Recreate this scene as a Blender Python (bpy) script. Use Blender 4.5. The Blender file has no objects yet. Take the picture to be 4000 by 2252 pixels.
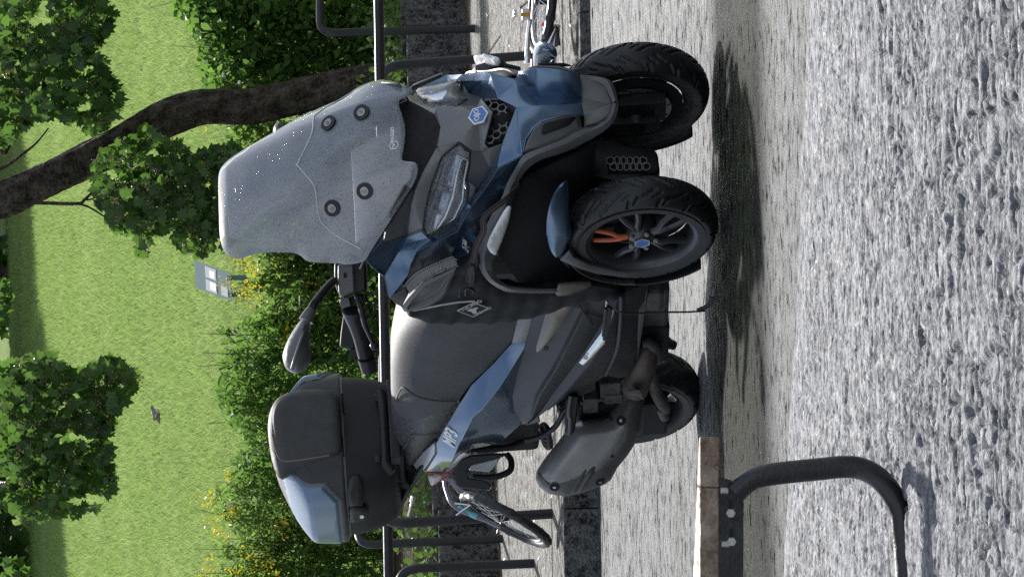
import bpy, bmesh, math, random
import numpy as np
from math import sin, cos, pi, radians, sqrt, atan
from mathutils import Vector, Matrix, geometry
random.seed(7); rng = np.random.default_rng(7)
sc = bpy.context.scene
COL = sc.collection

# ------------------------------------------------------------------ camera, sky, sun, exposure
FPX = 14633.0                                   # focal length in photograph pixels (4000 wide)
PITCH = atan((2000 - 1584) / FPX); ROLL = radians(1.0)
CAM = Vector((0, 0, 1.0))
FW = Vector((0, cos(PITCH), -sin(PITCH)))
R0 = Vector((1, 0, 0)); U0 = Vector((0, sin(PITCH), cos(PITCH)))
RT = R0 * cos(ROLL) - U0 * sin(ROLL); UP = U0 * cos(ROLL) + R0 * sin(ROLL)
cam = bpy.data.cameras.new('camera'); camo = bpy.data.objects.new('camera', cam); COL.objects.link(camo)
X_, Y_, Z_ = -UP, RT, -FW                        # the photograph was taken with the phone turned a quarter
camo.matrix_world = Matrix(((X_.x, Y_.x, Z_.x, CAM.x), (X_.y, Y_.y, Z_.y, CAM.y), (X_.z, Y_.z, Z_.z, CAM.z), (0, 0, 0, 1)))
cam.sensor_width = 36; cam.lens = 36 * FPX / 4000; cam.clip_start = .1; cam.clip_end = 2000
sc.camera = camo

SUN_EL, SUN_AZ = radians(43), radians(4)         # azimuth measured from +Y towards +X
w = bpy.data.worlds.new('World'); sc.world = w; w.use_nodes = True
nt = w.node_tree; bg = nt.nodes['Background']
sky = nt.nodes.new('ShaderNodeTexSky'); sky.sky_type = 'NISHITA'; sky.sun_disc = False
sky.sun_elevation = SUN_EL; sky.sun_rotation = SUN_AZ
sky.air_density = 1.0; sky.dust_density = 2.0
ctc = nt.nodes.new('ShaderNodeTexCoord'); cn = nt.nodes.new('ShaderNodeTexNoise'); cn.inputs['Scale'].default_value = 2.6; cn.inputs['Detail'].default_value = 7; cn.inputs['Roughness'].default_value = .58
nt.links.new(ctc.outputs['Generated'], cn.inputs[0]); cr = nt.nodes.new('ShaderNodeMapRange'); nt.links.new(cn.outputs[0], cr.inputs[0]); cr.inputs[1].default_value = .43; cr.inputs[2].default_value = .60; cr.inputs[4].default_value = .92
cm = nt.nodes.new('ShaderNodeMix'); cm.data_type = 'RGBA'; nt.links.new(cr.outputs[0], cm.inputs[0]); nt.links.new(sky.outputs[0], cm.inputs[6]); cm.inputs[7].default_value = (5.6, 5.8, 6.2, 1)
nt.links.new(cm.outputs[2], bg.inputs[0]); bg.inputs[1].default_value = .12
sl = bpy.data.lights.new('sun', 'SUN'); sl.energy = 5.0; sl.angle = radians(1.8); sl.color = (1, .97, .92)
so = bpy.data.objects.new('sun', sl); COL.objects.link(so)
sd = Vector((sin(SUN_AZ) * cos(SUN_EL), cos(SUN_AZ) * cos(SUN_EL), sin(SUN_EL)))
so.rotation_euler = sd.to_track_quat('Z', 'Y').to_euler(); so.location = (0, 30, 40)
vs = sc.view_settings; vs.view_transform = 'Standard'; vs.look = 'None'; vs.exposure = 0.55; vs.gamma = 1; vs.use_curve_mapping = False
sc.cycles.use_denoising = False; sc.cycles.sample_clamp_indirect = 4; sc.cycles.max_bounces = 8; sc.cycles.transparent_max_bounces = 24

# ------------------------------------------------------------------ photograph pixel -> point in space
CR = {'K1': (800, 200, 1.45), 'K2': (1600, 200, 1.45), 'K3': (1900, 0, 1.261), 'K4': (900, 900, 2.417), 'K5': (1400, 1000, 1.45),
      'K6': (1000, 1300, 1.523), 'K7': (1900, 1000, 1.45), 'K8': (1400, 1650, 2.409), 'K9': (1200, 0, 2.342), 'T': (2600, 1600, 1.84),
      'N1': (1600, 250, 3.624), 'N2': (1500, 500, 3.222), 'N3': (2150, 600, 2.636), 'N4': (2150, 80, 2.589), 'N5': (1700, 850, 3.624),
      'N6': (1950, 0, 4.1425), 'A': (1380, 900, 3.453), 'B2': (2000, 1100, 2.9), 'C': (2050, 1400, 2.5), 'E': (1050, 1050, 3.222),
      'D5': (750, 900, 4.142), 'F': (1500, 250, 2.9), 'V': (0, 0, 1 / 1.5534), 's': (0, 0, 1.0)}
def px(c, x, y):
    a = CR[c]; return (a[0] + x / a[2], a[1] + y / a[2])
def ray(x, y): return FW + RT * ((1126 - y) / FPX) + UP * ((2000 - x) / FPX)
def at_Y(x, y, Y):
    d = ray(x, y); return CAM + d * ((Y - CAM.y) / d.y)
def at_Z(x, y, z):
    d = ray(x, y); return CAM + d * ((z - CAM.z) / d.z)
SO = Vector((0.416, 12.047, 0.0)); YAW, NOSE, LEAN = radians(-60), radians(-1.6), radians(2.0)
SM = (Matrix.Rotation(YAW, 3, 'Z') @ Matrix.Rotation(NOSE, 3, 'Y') @ Matrix.Rotation(LEAN, 3, 'X'))
SMi = SM.transposed(); CL = SMi @ (CAM - SO)
def S(x, y, ly=None, lx=None):
    """point of the scooter (in its own axes: x ahead, y to its left, z up) seen at that pixel, on the plane y=ly or x=lx"""
    d = SMi @ ray(x, y)
    t = (ly - CL.y) / d.y if lx is None else (lx - CL.x) / d.x
    return CL + d * t
def Sv(c, *pts):
    return [S(*px(c, p[0], p[1]), p[2]) for p in pts]

# ------------------------------------------------------------------ materials
MATS = {}
def mat(name, col, rough=.5, metal=0, noise=0, nscale=40, bump=0, bscale=200, coat=0, spec=.5, trans=0, emit=0, rvar=0, drops=0, ior=1.5, stretch=None):
    m = bpy.data.materials.new(name); m.use_nodes = True; n = m.node_tree; L = n.links; b = n.nodes['Principled BSDF']
    b.inputs['Base Color'].default_value = (*col, 1); b.inputs['Roughness'].default_value = rough; b.inputs['Metallic'].default_value = metal
    b.inputs['Coat Weight'].default_value = coat; b.inputs['Coat Roughness'].default_value = .06; b.inputs['Specular IOR Level'].default_value = spec; b.inputs['Transmission Weight'].default_value = trans; b.inputs['IOR'].default_value = ior
    tc = n.nodes.new('ShaderNodeTexCoord'); vec = tc.outputs['Object']
    if stretch:
        mp = n.nodes.new('ShaderNodeMapping'); mp.inputs['Scale'].default_value = stretch; L.new(vec, mp.inputs[0]); vec = mp.outputs[0]
    if noise or rvar:
        t = n.nodes.new('ShaderNodeTexNoise'); t.inputs['Scale'].default_value = nscale; t.inputs['Detail'].default_value = 6; t.inputs['Roughness'].default_value = .65; L.new(vec, t.inputs[0])
    if noise:
        mx = n.nodes.new('ShaderNodeMix'); mx.data_type = 'RGBA'; r = n.nodes.new('ShaderNodeValToRGB'); r.color_ramp.elements[0].position = .3; r.color_ramp.elements[1].position = .7
        L.new(t.outputs[0], r.inputs[0]); L.new(r.outputs[0], mx.inputs[0])
        mx.inputs[6].default_value = (*[c * (1 - noise) for c in col], 1); mx.inputs[7].default_value = (*[min(1, c * (1 + noise)) for c in col], 1)
        L.new(mx.outputs[2], b.inputs['Base Color'])
    if rvar:
        mr = n.nodes.new('ShaderNodeMapRange'); L.new(t.outputs[0], mr.inputs[0]); mr.inputs[1].default_value = .3; mr.inputs[2].default_value = .7
        mr.inputs[3].default_value = max(.02, rough - rvar); mr.inputs[4].default_value = rough + rvar; L.new(mr.outputs[0], b.inputs['Roughness'])
    h = None
    if bump:
        t2 = n.nodes.new('ShaderNodeTexNoise'); t2.inputs['Scale'].default_value = bscale; t2.inputs['Detail'].default_value = 4; L.new(vec, t2.inputs[0])
        bp = n.nodes.new('ShaderNodeBump'); bp.inputs['Strength'].default_value = bump; bp.inputs['Distance'].default_value = .004; L.new(t2.outputs[0], bp.inputs['Height']); L.new(bp.outputs[0], b.inputs['Normal']); h = bp
    if drops:                                    # rain beads: small domes scattered on the surface
        v = n.nodes.new('ShaderNodeTexVoronoi'); v.inputs['Scale'].default_value = 150; L.new(tc.outputs['Object'], v.inputs[0])
        sp = n.nodes.new('ShaderNodeSeparateColor'); L.new(v.outputs['Color'], sp.inputs[0])
        thr = n.nodes.new('ShaderNodeMath'); thr.operation = 'MULTIPLY'; L.new(sp.outputs[0], thr.inputs[0]); thr.inputs[1].default_value = .42 * drops
        sb = n.nodes.new('ShaderNodeMath'); sb.operation = 'SUBTRACT'; L.new(thr.outputs[0], sb.inputs[0]); L.new(v.outputs['Distance'], sb.inputs[1])
        mxm = n.nodes.new('ShaderNodeMath'); mxm.operation = 'MAXIMUM'; L.new(sb.outputs[0], mxm.inputs[0]); mxm.inputs[1].default_value = 0
        bp2 = n.nodes.new('ShaderNodeBump'); bp2.inputs['Strength'].default_value = 1; bp2.inputs['Distance'].default_value = .012; L.new(mxm.outputs[0], bp2.inputs['Height'])
        if h: L.new(h.outputs[0], bp2.inputs['Normal'])
        L.new(bp2.outputs[0], b.inputs['Normal'])
    MATS[name] = m; return m
mat('grey_plastic', (.15, .15, .151), .27, spec=.8, noise=.1, nscale=9, bump=.12, bscale=900, drops=.6)
mat('grey_plastic_dry', (.10, .099, .099), .36, spec=.7, noise=.15, nscale=7, bump=.1, bscale=900)
mat('dark_plastic', (.026, .026, .027), .45, noise=.15, nscale=8, bump=.12, bscale=800)
mat('black_plastic', (.010, .010, .011), .5, noise=.2, nscale=12)
mat('well_black', (.006, .006, .007), .8, noise=.3, nscale=14)
mat('blue_paint', (.095, .155, .24), .25, metal=.8, noise=.04, nscale=300, coat=.7, drops=.5)
mat('blue_paint_case', (.12, .185, .27), .42, metal=.35, noise=.04, nscale=300, coat=.6, drops=.4)
mat('tyre', (.014, .014, .015), .46, noise=.3, nscale=25, rvar=.1, bump=.15, bscale=300)
mat('tyre_side', (.03, .03, .03), .55, noise=.3, nscale=12)
mat('rim', (.07, .071, .076), .34, metal=.5, noise=.25, nscale=20)
mat('orange', (.55, .12, .045), .4, noise=.15, nscale=30)
mat('strap_red', (.22, .05, .03), .7)
mat('chrome', (.75, .75, .77), .16, metal=1)
mat('alu', (.62, .63, .64), .3, metal=1, noise=.12, nscale=60)
mat('brushed', (.8, .8, .8), .25, metal=.9, noise=.1, nscale=60)
mat('steel', (.35, .33, .31), .4, metal=.9, noise=.3, nscale=40)
mat('rusty_pipe', (.085, .065, .052), .6, metal=.4, noise=.45, nscale=22)
mat('cowl', (.03, .03, .031), .75, spec=.12, noise=.2, nscale=40)
mat('engine', (.075, .07, .065), .65, metal=.3, noise=.5, nscale=28, bump=.4, bscale=90)
mat('white_lens', (.78, .78, .76), .18, coat=.5, noise=.05)
mat('red_lens', (.5, .06, .04), .2, coat=.5)
mat('white_print', (.85, .85, .85), .4)
mat('red_print', (.65, .06, .04), .4)
mat('grey_print', (.5, .5, .5), .6)
mat('logo_blue', (.05, .16, .5), .25, coat=.6)
mat('seat', (.08, .08, .082), .5, spec=.14, noise=.15, nscale=8, bump=.25, bscale=700, drops=.45)
mat('seat_wet', (.062, .062, .064), .42, noise=.55, nscale=70, spec=.3, bump=.5, bscale=120)
mat('seat_pad', (.07, .069, .068), .55, spec=.25, noise=.18, nscale=9, bump=.3, bscale=600)
mat('fabric', (.011, .011, .012), .75, noise=.3, nscale=16, bump=.6, bscale=30)
mat('webbing', (.025, .025, .027), .8)
mat('stitch', (.3, .2, .13), .7)
mat('brown_trim', (.17, .15, .13), .3, metal=.5, noise=.1)
mat('muffler', (.085, .082, .08), .46, noise=.2, nscale=11, bump=.1, bscale=500)
mat('muffler_metal', (.24, .235, .23), .34, metal=.4, noise=.22, nscale=8)
mat('reflector', (.42, .43, .44), .12, metal=1, noise=.2, nscale=60, bump=.3, bscale=60)
mat('lens_dark', (.55, .55, .56), .3)
mat('black_tube', (.020, .020, .022), .38, spec=.3, noise=.35, nscale=25, rvar=.12, bump=.2, bscale=120)
mat('bench_tube', (.014, .014, .015), .3, noise=.4, nscale=20, rvar=.15, bump=.3, bscale=110)
mat('amber', (.55, .24, .02), .3)
mat('red_frame', (.6, .03, .035), .25, coat=.6)
mat('teal', (.1, .42, .45), .3, coat=.5)
mat('silver_paint', (.5, .5, .52), .3, metal=.4)
mat('bolt', (.45, .44, .42), .45, metal=.6, noise=.2, nscale=200)
def glass(name, tint, rough=.05, milk=0.0, milkcol=(.8, .82, .85)):
    """thin pane: mostly see-through, with a coat of dirt and rain that catches the light behind it"""
    m = bpy.data.materials.new(name); m.use_nodes = True; n = m.node_tree; L = n.links; N = n.nodes.new
    out = n.nodes['Material Output']; b = n.nodes['Principled BSDF']
    b.inputs['Base Color'].default_value = (*milkcol, 1); b.inputs['Roughness'].default_value = .35
    tr = N('ShaderNodeBsdfTransparent'); tr.inputs[0].default_value = (*tint, 1)
    tl = N('ShaderNodeBsdfTranslucent'); tl.inputs[0].default_value = (*milkcol, 1)
    gl = N('ShaderNodeBsdfGlossy'); gl.inputs['Roughness'].default_value = rough; gl.inputs[0].default_value = (.9, .9, .9, 1)
    fr = N('ShaderNodeFresnel'); fr.inputs[0].default_value = 1.45
    m1 = N('ShaderNodeMixShader'); L.new(fr.outputs[0], m1.inputs[0]); L.new(tr.outputs[0], m1.inputs[1]); L.new(gl.outputs[0], m1.inputs[2])
    df = N('ShaderNodeBsdfDiffuse'); df.inputs[0].default_value = (*[c * .8 for c in milkcol], 1)
    m2 = N('ShaderNodeMixShader'); m2.inputs[0].default_value = .45; L.new(df.outputs[0], m2.inputs[1]); L.new(tl.outputs[0], m2.inputs[2])
    m3 = N('ShaderNodeMixShader'); L.new(m1.outputs[0], m3.inputs[1]); L.new(m2.outputs[0], m3.inputs[2]); m3.inputs[0].default_value = milk
    if milk > .2:
        tc = N('ShaderNodeTexCoord')
        v = N('ShaderNodeTexVoronoi'); v.inputs['Scale'].default_value = 150; L.new(tc.outputs['Object'], v.inputs[0])
        spc = N('ShaderNodeSeparateColor'); L.new(v.outputs['Color'], spc.inputs[0])
        th = N('ShaderNodeMath'); th.operation = 'MULTIPLY'; L.new(spc.outputs[0], th.inputs[0]); th.inputs[1].default_value = .36
        sb = N('ShaderNodeMath'); sb.operation = 'SUBTRACT'; L.new(th.outputs[0], sb.inputs[0]); L.new(v.outputs['Distance'], sb.inputs[1])
        mx = N('ShaderNodeMath'); mx.operation = 'MAXIMUM'; mx.inputs[1].default_value = 0; L.new(sb.outputs[0], mx.inputs[0])
        bp = N('ShaderNodeBump'); bp.inputs['Strength'].default_value = 1; bp.inputs['Distance'].default_value = .02; L.new(mx.outputs[0], bp.inputs['Height'])
        for q in (gl, df, tl): L.new(bp.outputs[0], q.inputs['Normal'])
        drop = N('ShaderNodeMath'); drop.operation = 'GREATER_THAN'; drop.inputs[1].default_value = .02; L.new(sb.outputs[0], drop.inputs[0])
        no = N('ShaderNodeTexNoise'); no.inputs['Scale'].default_value = 7; no.inputs['Detail'].default_value = 5; L.new(tc.outputs['Object'], no.inputs[0])
        mr = N('ShaderNodeMapRange'); L.new(no.outputs[0], mr.inputs[0]); mr.inputs[1].default_value = .3; mr.inputs[2].default_value = .7; mr.inputs[3].default_value = milk - .07; mr.inputs[4].default_value = milk + .05
        dm = N('ShaderNodeMath'); dm.operation = 'MULTIPLY_ADD'; L.new(drop.outputs[0], dm.inputs[0]); dm.inputs[1].default_value = -.30; L.new(mr.outputs[0], dm.inputs[2]); dm.use_clamp = True
        L.new(dm.outputs[0], m3.inputs[0])
    L.new(m3.outputs[0], out.inputs[0]); MATS[name] = m; return m
glass('windshield', (.50, .53, .57), .05, .37, (.78, .81, .85))
glass('clear_lens', (.9, .92, .94), .03, .06)

# ------------------------------------------------------------------ builders
def tag(o, label=None, cat=None, group=None, kind=None):
    for k, v in (('label', label), ('category', cat), ('group', group), ('kind', kind)):
        if v: o[k] = v
    return o
def empty(name, loc=(0, 0, 0), rot=(0, 0, 0), **k):
    o = bpy.data.objects.new(name, None); o.location = loc; o.rotation_euler = rot; o.empty_display_size = .1; COL.objects.link(o); return tag(o, **k)
def mesh(name, verts, faces, m, parent=None, smooth=None, loc=None, mats=None, mi=None):
    me = bpy.data.meshes.new(name); me.from_pydata([tuple(v) for v in verts], [], [tuple(f) for f in faces])
    for q in (mats or [m]): me.materials.append(MATS[q] if isinstance(q, str) else q)
    if mi is not None: me.polygons.foreach_set('material_index', mi)
    me.validate(); me.update()
    if smooth is not None:
        me.polygons.foreach_set('use_smooth', [True] * len(me.polygons))
        if smooth < 179:
            bm = bmesh.new(); bm.from_mesh(me); bmesh.ops.recalc_face_normals(bm, faces=bm.faces); 
            for e in bm.edges:
                if len(e.link_faces) == 2 and e.calc_face_angle(0) > radians(smooth): e.smooth = False
            bm.to_mesh(me); bm.free()
    o = bpy.data.objects.new(name, me); COL.objects.link(o)
    if parent: o.parent = parent
    if loc is not None: o.location = loc
    return o
def solid(o, t=.006, bevel=.0025, off=0, sub=0):
    if t:
        s = o.modifiers.new('s', 'SOLIDIFY'); s.thickness = t; s.offset = off
    if bevel:
        b = o.modifiers.new('b', 'BEVEL'); b.width = bevel; b.segments = 2; b.limit_method = 'ANGLE'; b.angle_limit = radians(24)
    if sub:
        b = o.modifiers.new('d', 'SUBSURF'); b.levels = sub; b.render_levels = sub
    return o
def mir(pts): return [Vector((p[0], -p[1], p[2])) for p in pts]
def panel(name, pts, m, parent, t=.006, bevel=.0025, faces=None, both=False, join=False, label=None, sub=0, sharp=24):
    """a sheet of flat facets; both -> a second, mirrored one on the scooter's other side; join -> both halves in one mesh"""
    faces = faces or [list(range(len(pts)))]
    out = []
    if join:
        q = mir(pts); n = len(pts); vs_ = list(pts) + q; fs = list(faces) + [[i + n for i in reversed(f)] for f in faces]
        o = mesh(name, vs_, fs, m, parent); bm = bmesh.new(); bm.from_mesh(o.data); bmesh.ops.remove_doubles(bm, verts=bm.verts, dist=.004); bmesh.ops.recalc_face_normals(bm, faces=bm.faces); bm.to_mesh(o.data); bm.free(); out = [o]
    else:
        out = [mesh(name, pts, faces, m, parent)]
        if both: out.append(mesh(name, mir(pts), [list(reversed(f)) for f in faces], m, parent))
    for o in out:
        bm = bmesh.new(); bm.from_mesh(o.data)
        if any(len(f.verts) > 4 for f in bm.faces): bmesh.ops.triangulate(bm, faces=[f for f in bm.faces if len(f.verts) > 4], ngon_method='BEAUTY')
        bmesh.ops.recalc_face_normals(bm, faces=bm.faces); bm.to_mesh(o.data); bm.free()
        for p in o.data.polygons: p.use_smooth = True
        o.data.set_sharp_from_angle(angle=radians(sharp))
        solid(o, t, bevel, 0, sub)
        if label: o['label'] = label
    return out
def smooth_loop(pts, n=2):
    pts = [Vector(p) for p in pts]
    for _ in range(n):
        q = []
        for i, p in enumerate(pts):
            r = pts[(i + 1) % len(pts)]; q += [p * .75 + r * .25, p * .25 + r * .75]
        pts = q
    return pts
def ease(t): return sqrt(max(0, 1 - (1 - min(1, t)) ** 2))
def inflate(name, outline, front, back, R, m, parent, n=2, res=18, axis=None, both=False, ridge=None):
    """closed cushion: a planar outline (3D points) that swells by `front` towards -axis and `back` to the other side, over a rim of width R"""
    pts = smooth_loop(outline, n) if n else [Vector(p) for p in outline]
    c = sum(pts, Vector()) / len(pts)
    nr = axis.normalized()
    u = (pts[0] - c); u = (u - nr * u.dot(nr)).normalized(); v = nr.cross(u)
    P2 = [Vector(((p - c).dot(u), (p - c).dot(v))) for p in pts]; off = [(p - c).dot(nr) for p in pts]
    A = np.array([(p.x, p.y) for p in P2]); B = np.roll(A, -1, 0)
    lo, hi = A.min(0), A.max(0); st = max(hi - lo) / res
    gx, gy = np.meshgrid(np.arange(lo[0], hi[0], st), np.arange(lo[1], hi[1], st)); gx[::2] += st / 2
    G = np.c_[gx.ravel(), gy.ravel()]
    def dist(Q):
        d = B - A; l2 = (d ** 2).sum(1) + 1e-12
        t = np.clip(((Q[:, None] - A) * d).sum(2) / l2, 0, 1); pr = A + t[..., None] * d
        return np.sqrt(((Q[:, None] - pr) ** 2).sum(2)).min(1)
    def inside(Q):
        x, y = Q[:, 0:1], Q[:, 1:2]; c1 = (A[:, 1] > y) != (B[:, 1] > y)
        xi = (B[:, 0] - A[:, 0]) * (y - A[:, 1]) / (B[:, 1] - A[:, 1] + 1e-12) + A[:, 0]
        return (c1 & (x < xi)).sum(1) % 2 == 1
    G = G[inside(G)]; dg = dist(G); G = G[dg > st * .45]
    # extra rings close to the rim keep the edge round
    cen = A.mean(0); ring = []
    for k in (.12, .35):
        nrm = np.c_[-(np.roll(A, -1, 0) - np.roll(A, 1, 0))[:, 1], (np.roll(A, -1, 0) - np.roll(A, 1, 0))[:, 0]]; nrm /= np.linalg.norm(nrm, axis=1)[:, None] + 1e-12
        Q = A + nrm * R * k
        if inside(Q).mean() < .5: Q = A - nrm * R * k
        Q = Q[inside(Q)]; Q = Q[np.abs(dist(Q) - R * k) < R * k * .35]; ring.append(Q)
    rg = np.vstack(ring)
    if len(rg): G = G[np.sqrt(((G[:, None] - rg) ** 2).sum(2)).min(1) > st * .5] if len(G) else G
    allp = [tuple(a) for a in A] + [tuple(g) for g in rg] + [tuple(g) for g in G]
    nb = len(A)
    res_ = geometry.delaunay_2d_cdt([Vector(p) for p in allp], [], [list(range(nb))], 1, 1e-7)
    V2, F = res_[0], res_[2]
    Q = np.array([(p.x, p.y) for p in V2]); dd = dist(Q); offa = np.array(off)
    # out-of-plane position of the rim carried inwards
    wgt = 1 / (((Q[:, None] - A) ** 2).sum(2) + 1e-8); o3 = (wgt * offa).sum(1) / wgt.sum(1)
    prof = np.array([ease(d / R) for d in dd]); rim = dd < 1e-5
    if ridge is not None: prof = prof * np.array([ridge(*(q)) for q in Q])
    base = [c + u * float(q[0]) + v * float(q[1]) + nr * float(o) for q, o in zip(Q, o3)]
    vf = [b - nr * (front * float(p)) for b, p in zip(base, prof)]; nv = len(base)
    idx = {}; vbk = []
    for i in range(nv):
        if rim[i]: idx[i] = i
        else: idx[i] = nv + len(vbk); vbk.append(base[i] + nr * (back * float(prof[i])))
    fs = [list(f) for f in F] + [[idx[i] for i in reversed(f)] for f in F]
    o = mesh(name, vf + vbk, fs, m, parent, 50)
    outs = [o]
    if both:
        outs.append(mesh(name, mir(vf + vbk), [list(reversed(f)) for f in fs], m, parent, 50))
    return outs
def view_plane(c, pts, lx=None, ly=None):
    """scooter points on the plane that faces the camera through the first point's given depth"""
    q = [px(c, *p) for p in pts]; cx, cy = sum(a for a, _ in q) / len(q), sum(b for _, b in q) / len(q)
    p0 = S(cx, cy, ly, lx); n = SMi @ FW; k = (p0 - CL).dot(n)
    return [CL + (SMi @ ray(*a)) * (k / (SMi @ ray(*a)).dot(n)) for a in q], n
def catmull(pts, k=6):
    pts = [Vector(p) for p in pts]; out = []
    for i in range(len(pts) - 1):
        p0 = pts[max(0, i - 1)]; p1 = pts[i]; p2 = pts[i + 1]; p3 = pts[min(len(pts) - 1, i + 2)]
        for j in range(k):
            t = j / k; out.append(.5 * ((2 * p1) + (p2 - p0) * t + (2 * p0 - 5 * p1 + 4 * p2 - p3) * t * t + (3 * p1 - p0 - 3 * p2 + p3) * t ** 3))
    out.append(pts[-1]); return out
def tube_geo(pts, r, seg=10, caps=True, flat=1.0, upv=None):
    pts = [Vector(p) for p in pts]; V, F = [], []
    rr = r if hasattr(r, '__len__') else [r] * len(pts)
    t0 = (pts[1] - pts[0]).normalized(); a = Vector(upv) if upv else (Vector((0, 0, 1)) if abs(t0.z) < .9 else Vector((1, 0, 0)))
    for i, p in enumerate(pts):
        t = (pts[min(i + 1, len(pts) - 1)] - pts[max(i - 1, 0)]).normalized()
        a = (a - t * a.dot(t)).normalized(); b = t.cross(a)
        for k in range(seg):
            th = 2 * pi * k / seg; V.append(p + a * (rr[i] * cos(th) * flat) + b * (rr[i] * sin(th)))
    for i in range(len(pts) - 1):
        for k in range(seg):
            F.append((i * seg + k, i * seg + (k + 1) % seg, (i + 1) * seg + (k + 1) % seg, (i + 1) * seg + k))
    if caps: F += [tuple(range(seg - 1, -1, -1)), tuple(range((len(pts) - 1) * seg, len(pts) * seg))]
    return V, F
def tube(name, pts, r, m, parent=None, seg=12, k=6, **kw):
    if k: 
        n0 = len(pts); pts = catmull(pts, k)
        if hasattr(r, '__len__'): r = [float(a) for a in np.interp(np.linspace(0, n0 - 1, len(pts)), range(n0), r)]
    V, F = tube_geo(pts, r, seg, **kw); return mesh(name, V, F, m, parent, 50)
def join_geo(parts):
    V, F = [], []
    for v, f in parts:
        n = len(V); V += list(v); F += [tuple(i + n for i in g) for g in f]
    return V, F
def box_geo(c, h, ax=None):
    ax = ax or (Vector((1, 0, 0)), Vector((0, 1, 0)), Vector((0, 0, 1))); c = Vector(c)
    V = [c + ax[0] * (h[0] * a) + ax[1] * (h[1] * b) + ax[2] * (h[2] * d) for a in (-1, 1) for b in (-1, 1) for d in (-1, 1)]
    return V, [(0, 1, 3, 2), (4, 6, 7, 5), (0, 4, 5, 1), (2, 3, 7, 6), (0, 2, 6, 4), (1, 5, 7, 3)]
def lathe_geo(prof, seg=48, axis='y'):
    """prof: list of (radius, offset along the axis)"""
    V, F = [], []; n = len(prof)
    for i in range(seg):
        th = 2 * pi * i / seg
        for r, o in prof: V.append(Vector((r * cos(th), o, r * sin(th))))
    for i in range(seg):
        for j in range(n - 1):
            a = i * n + j; b = ((i + 1) % seg) * n + j; F.append((a, b, b + 1, a + 1))
    return V, F
def ring_geo(c, n, r, w, h, seg=6, rot=0, up=None):
    """flat polygonal ring (hexagon rims and so on) lying in the plane with normal n"""
    n = Vector(n).normalized(); a = Vector(up) if up else Vector((0, 0, 1)); a = (a - n * a.dot(n)).normalized(); b = n.cross(a); c = Vector(c); V, F = [], []
    for q in (r, r - w):
        for z in (0, h):
            for k in range(seg):
                th = rot + 2 * pi * k / seg; V.append(c + a * (q * cos(th)) + b * (q * sin(th)) + n * z)
    for k in range(seg):
        j = (k + 1) % seg
        F += [(seg + k, seg + j, 3 * seg + j, 3 * seg + k), (k, j, seg + j, seg + k), (2 * seg + k, 3 * seg + k, 3 * seg + j, 2 * seg + j)]
    return V, F
def disc_geo(c, n, r, h=.004, seg=16, rot=0, up=None):
    n = Vector(n).normalized(); a = Vector(up) if up else Vector((0, 0, 1))
    if abs(a.dot(n)) > .95: a = Vector((1, 0, 0))
    a = (a - n * a.dot(n)).normalized(); b = n.cross(a); c = Vector(c)
    V = [c + a * (r * cos(rot + 2 * pi * k / seg)) + b * (r * sin(rot + 2 * pi * k / seg)) + n * z for z in (0, h) for k in range(seg)]
    F = [tuple(range(seg, 2 * seg)), tuple(range(seg - 1, -1, -1))] + [(k, (k + 1) % seg, seg + (k + 1) % seg, seg + k) for k in range(seg)]
    return V, F
def text(name, s, o, xdir, ydir, size, m, parent, ext=.0008, shear=0, sx=1.0):
    """raised lettering: origin o, reading along xdir, tall along ydir"""
    c = bpy.data.curves.new(name, 'FONT'); c.body = s; c.size = size; c.extrude = ext; c.shear = shear; c.resolution_u = 3; c.offset = size * .02
    t = bpy.data.objects.new(name + '_tmp', c); COL.objects.link(t); dg = bpy.context.evaluated_depsgraph_get()
    me = bpy.data.meshes.new_from_object(t.evaluated_get(dg)); bpy.data.objects.remove(t); bpy.data.curves.remove(c)
    x = Vector(xdir).normalized() * sx; n = Vector(xdir).cross(Vector(ydir)).normalized(); y = n.cross(Vector(xdir)).normalized()
    me.transform(Matrix(((x.x, y.x, n.x, o[0]), (x.y, y.y, n.y, o[1]), (x.z, y.z, n.z, o[2]), (0, 0, 0, 1))))
    me.materials.clear(); me.materials.append(MATS[m]); ob = bpy.data.objects.new(name, me); COL.objects.link(ob)
    if parent: ob.parent = parent
    return ob

from mathutils.bvhtree import BVHTree
BV = {}
def hit(o, x, y, off=.002, shift=None):
    """point of a scooter part seen at a photograph pixel, lifted by `off` along its normal"""
    if o.name not in BV: BV[o.name] = BVHTree.FromPolygons([v.co for v in o.data.vertices], [p.vertices for p in o.data.polygons])
    s_ = shift or Vector((0, 0, 0)); d = (SMi @ ray(x, y)).normalized(); r = BV[o.name].ray_cast(CL - s_, d)
    if r[0] is None: r = BV[o.name].find_nearest(CL - s_ + d * 12.5)
    n = r[1] if r[1].dot(d) < 0 else -r[1]
    return r[0] + n * off, n
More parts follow.
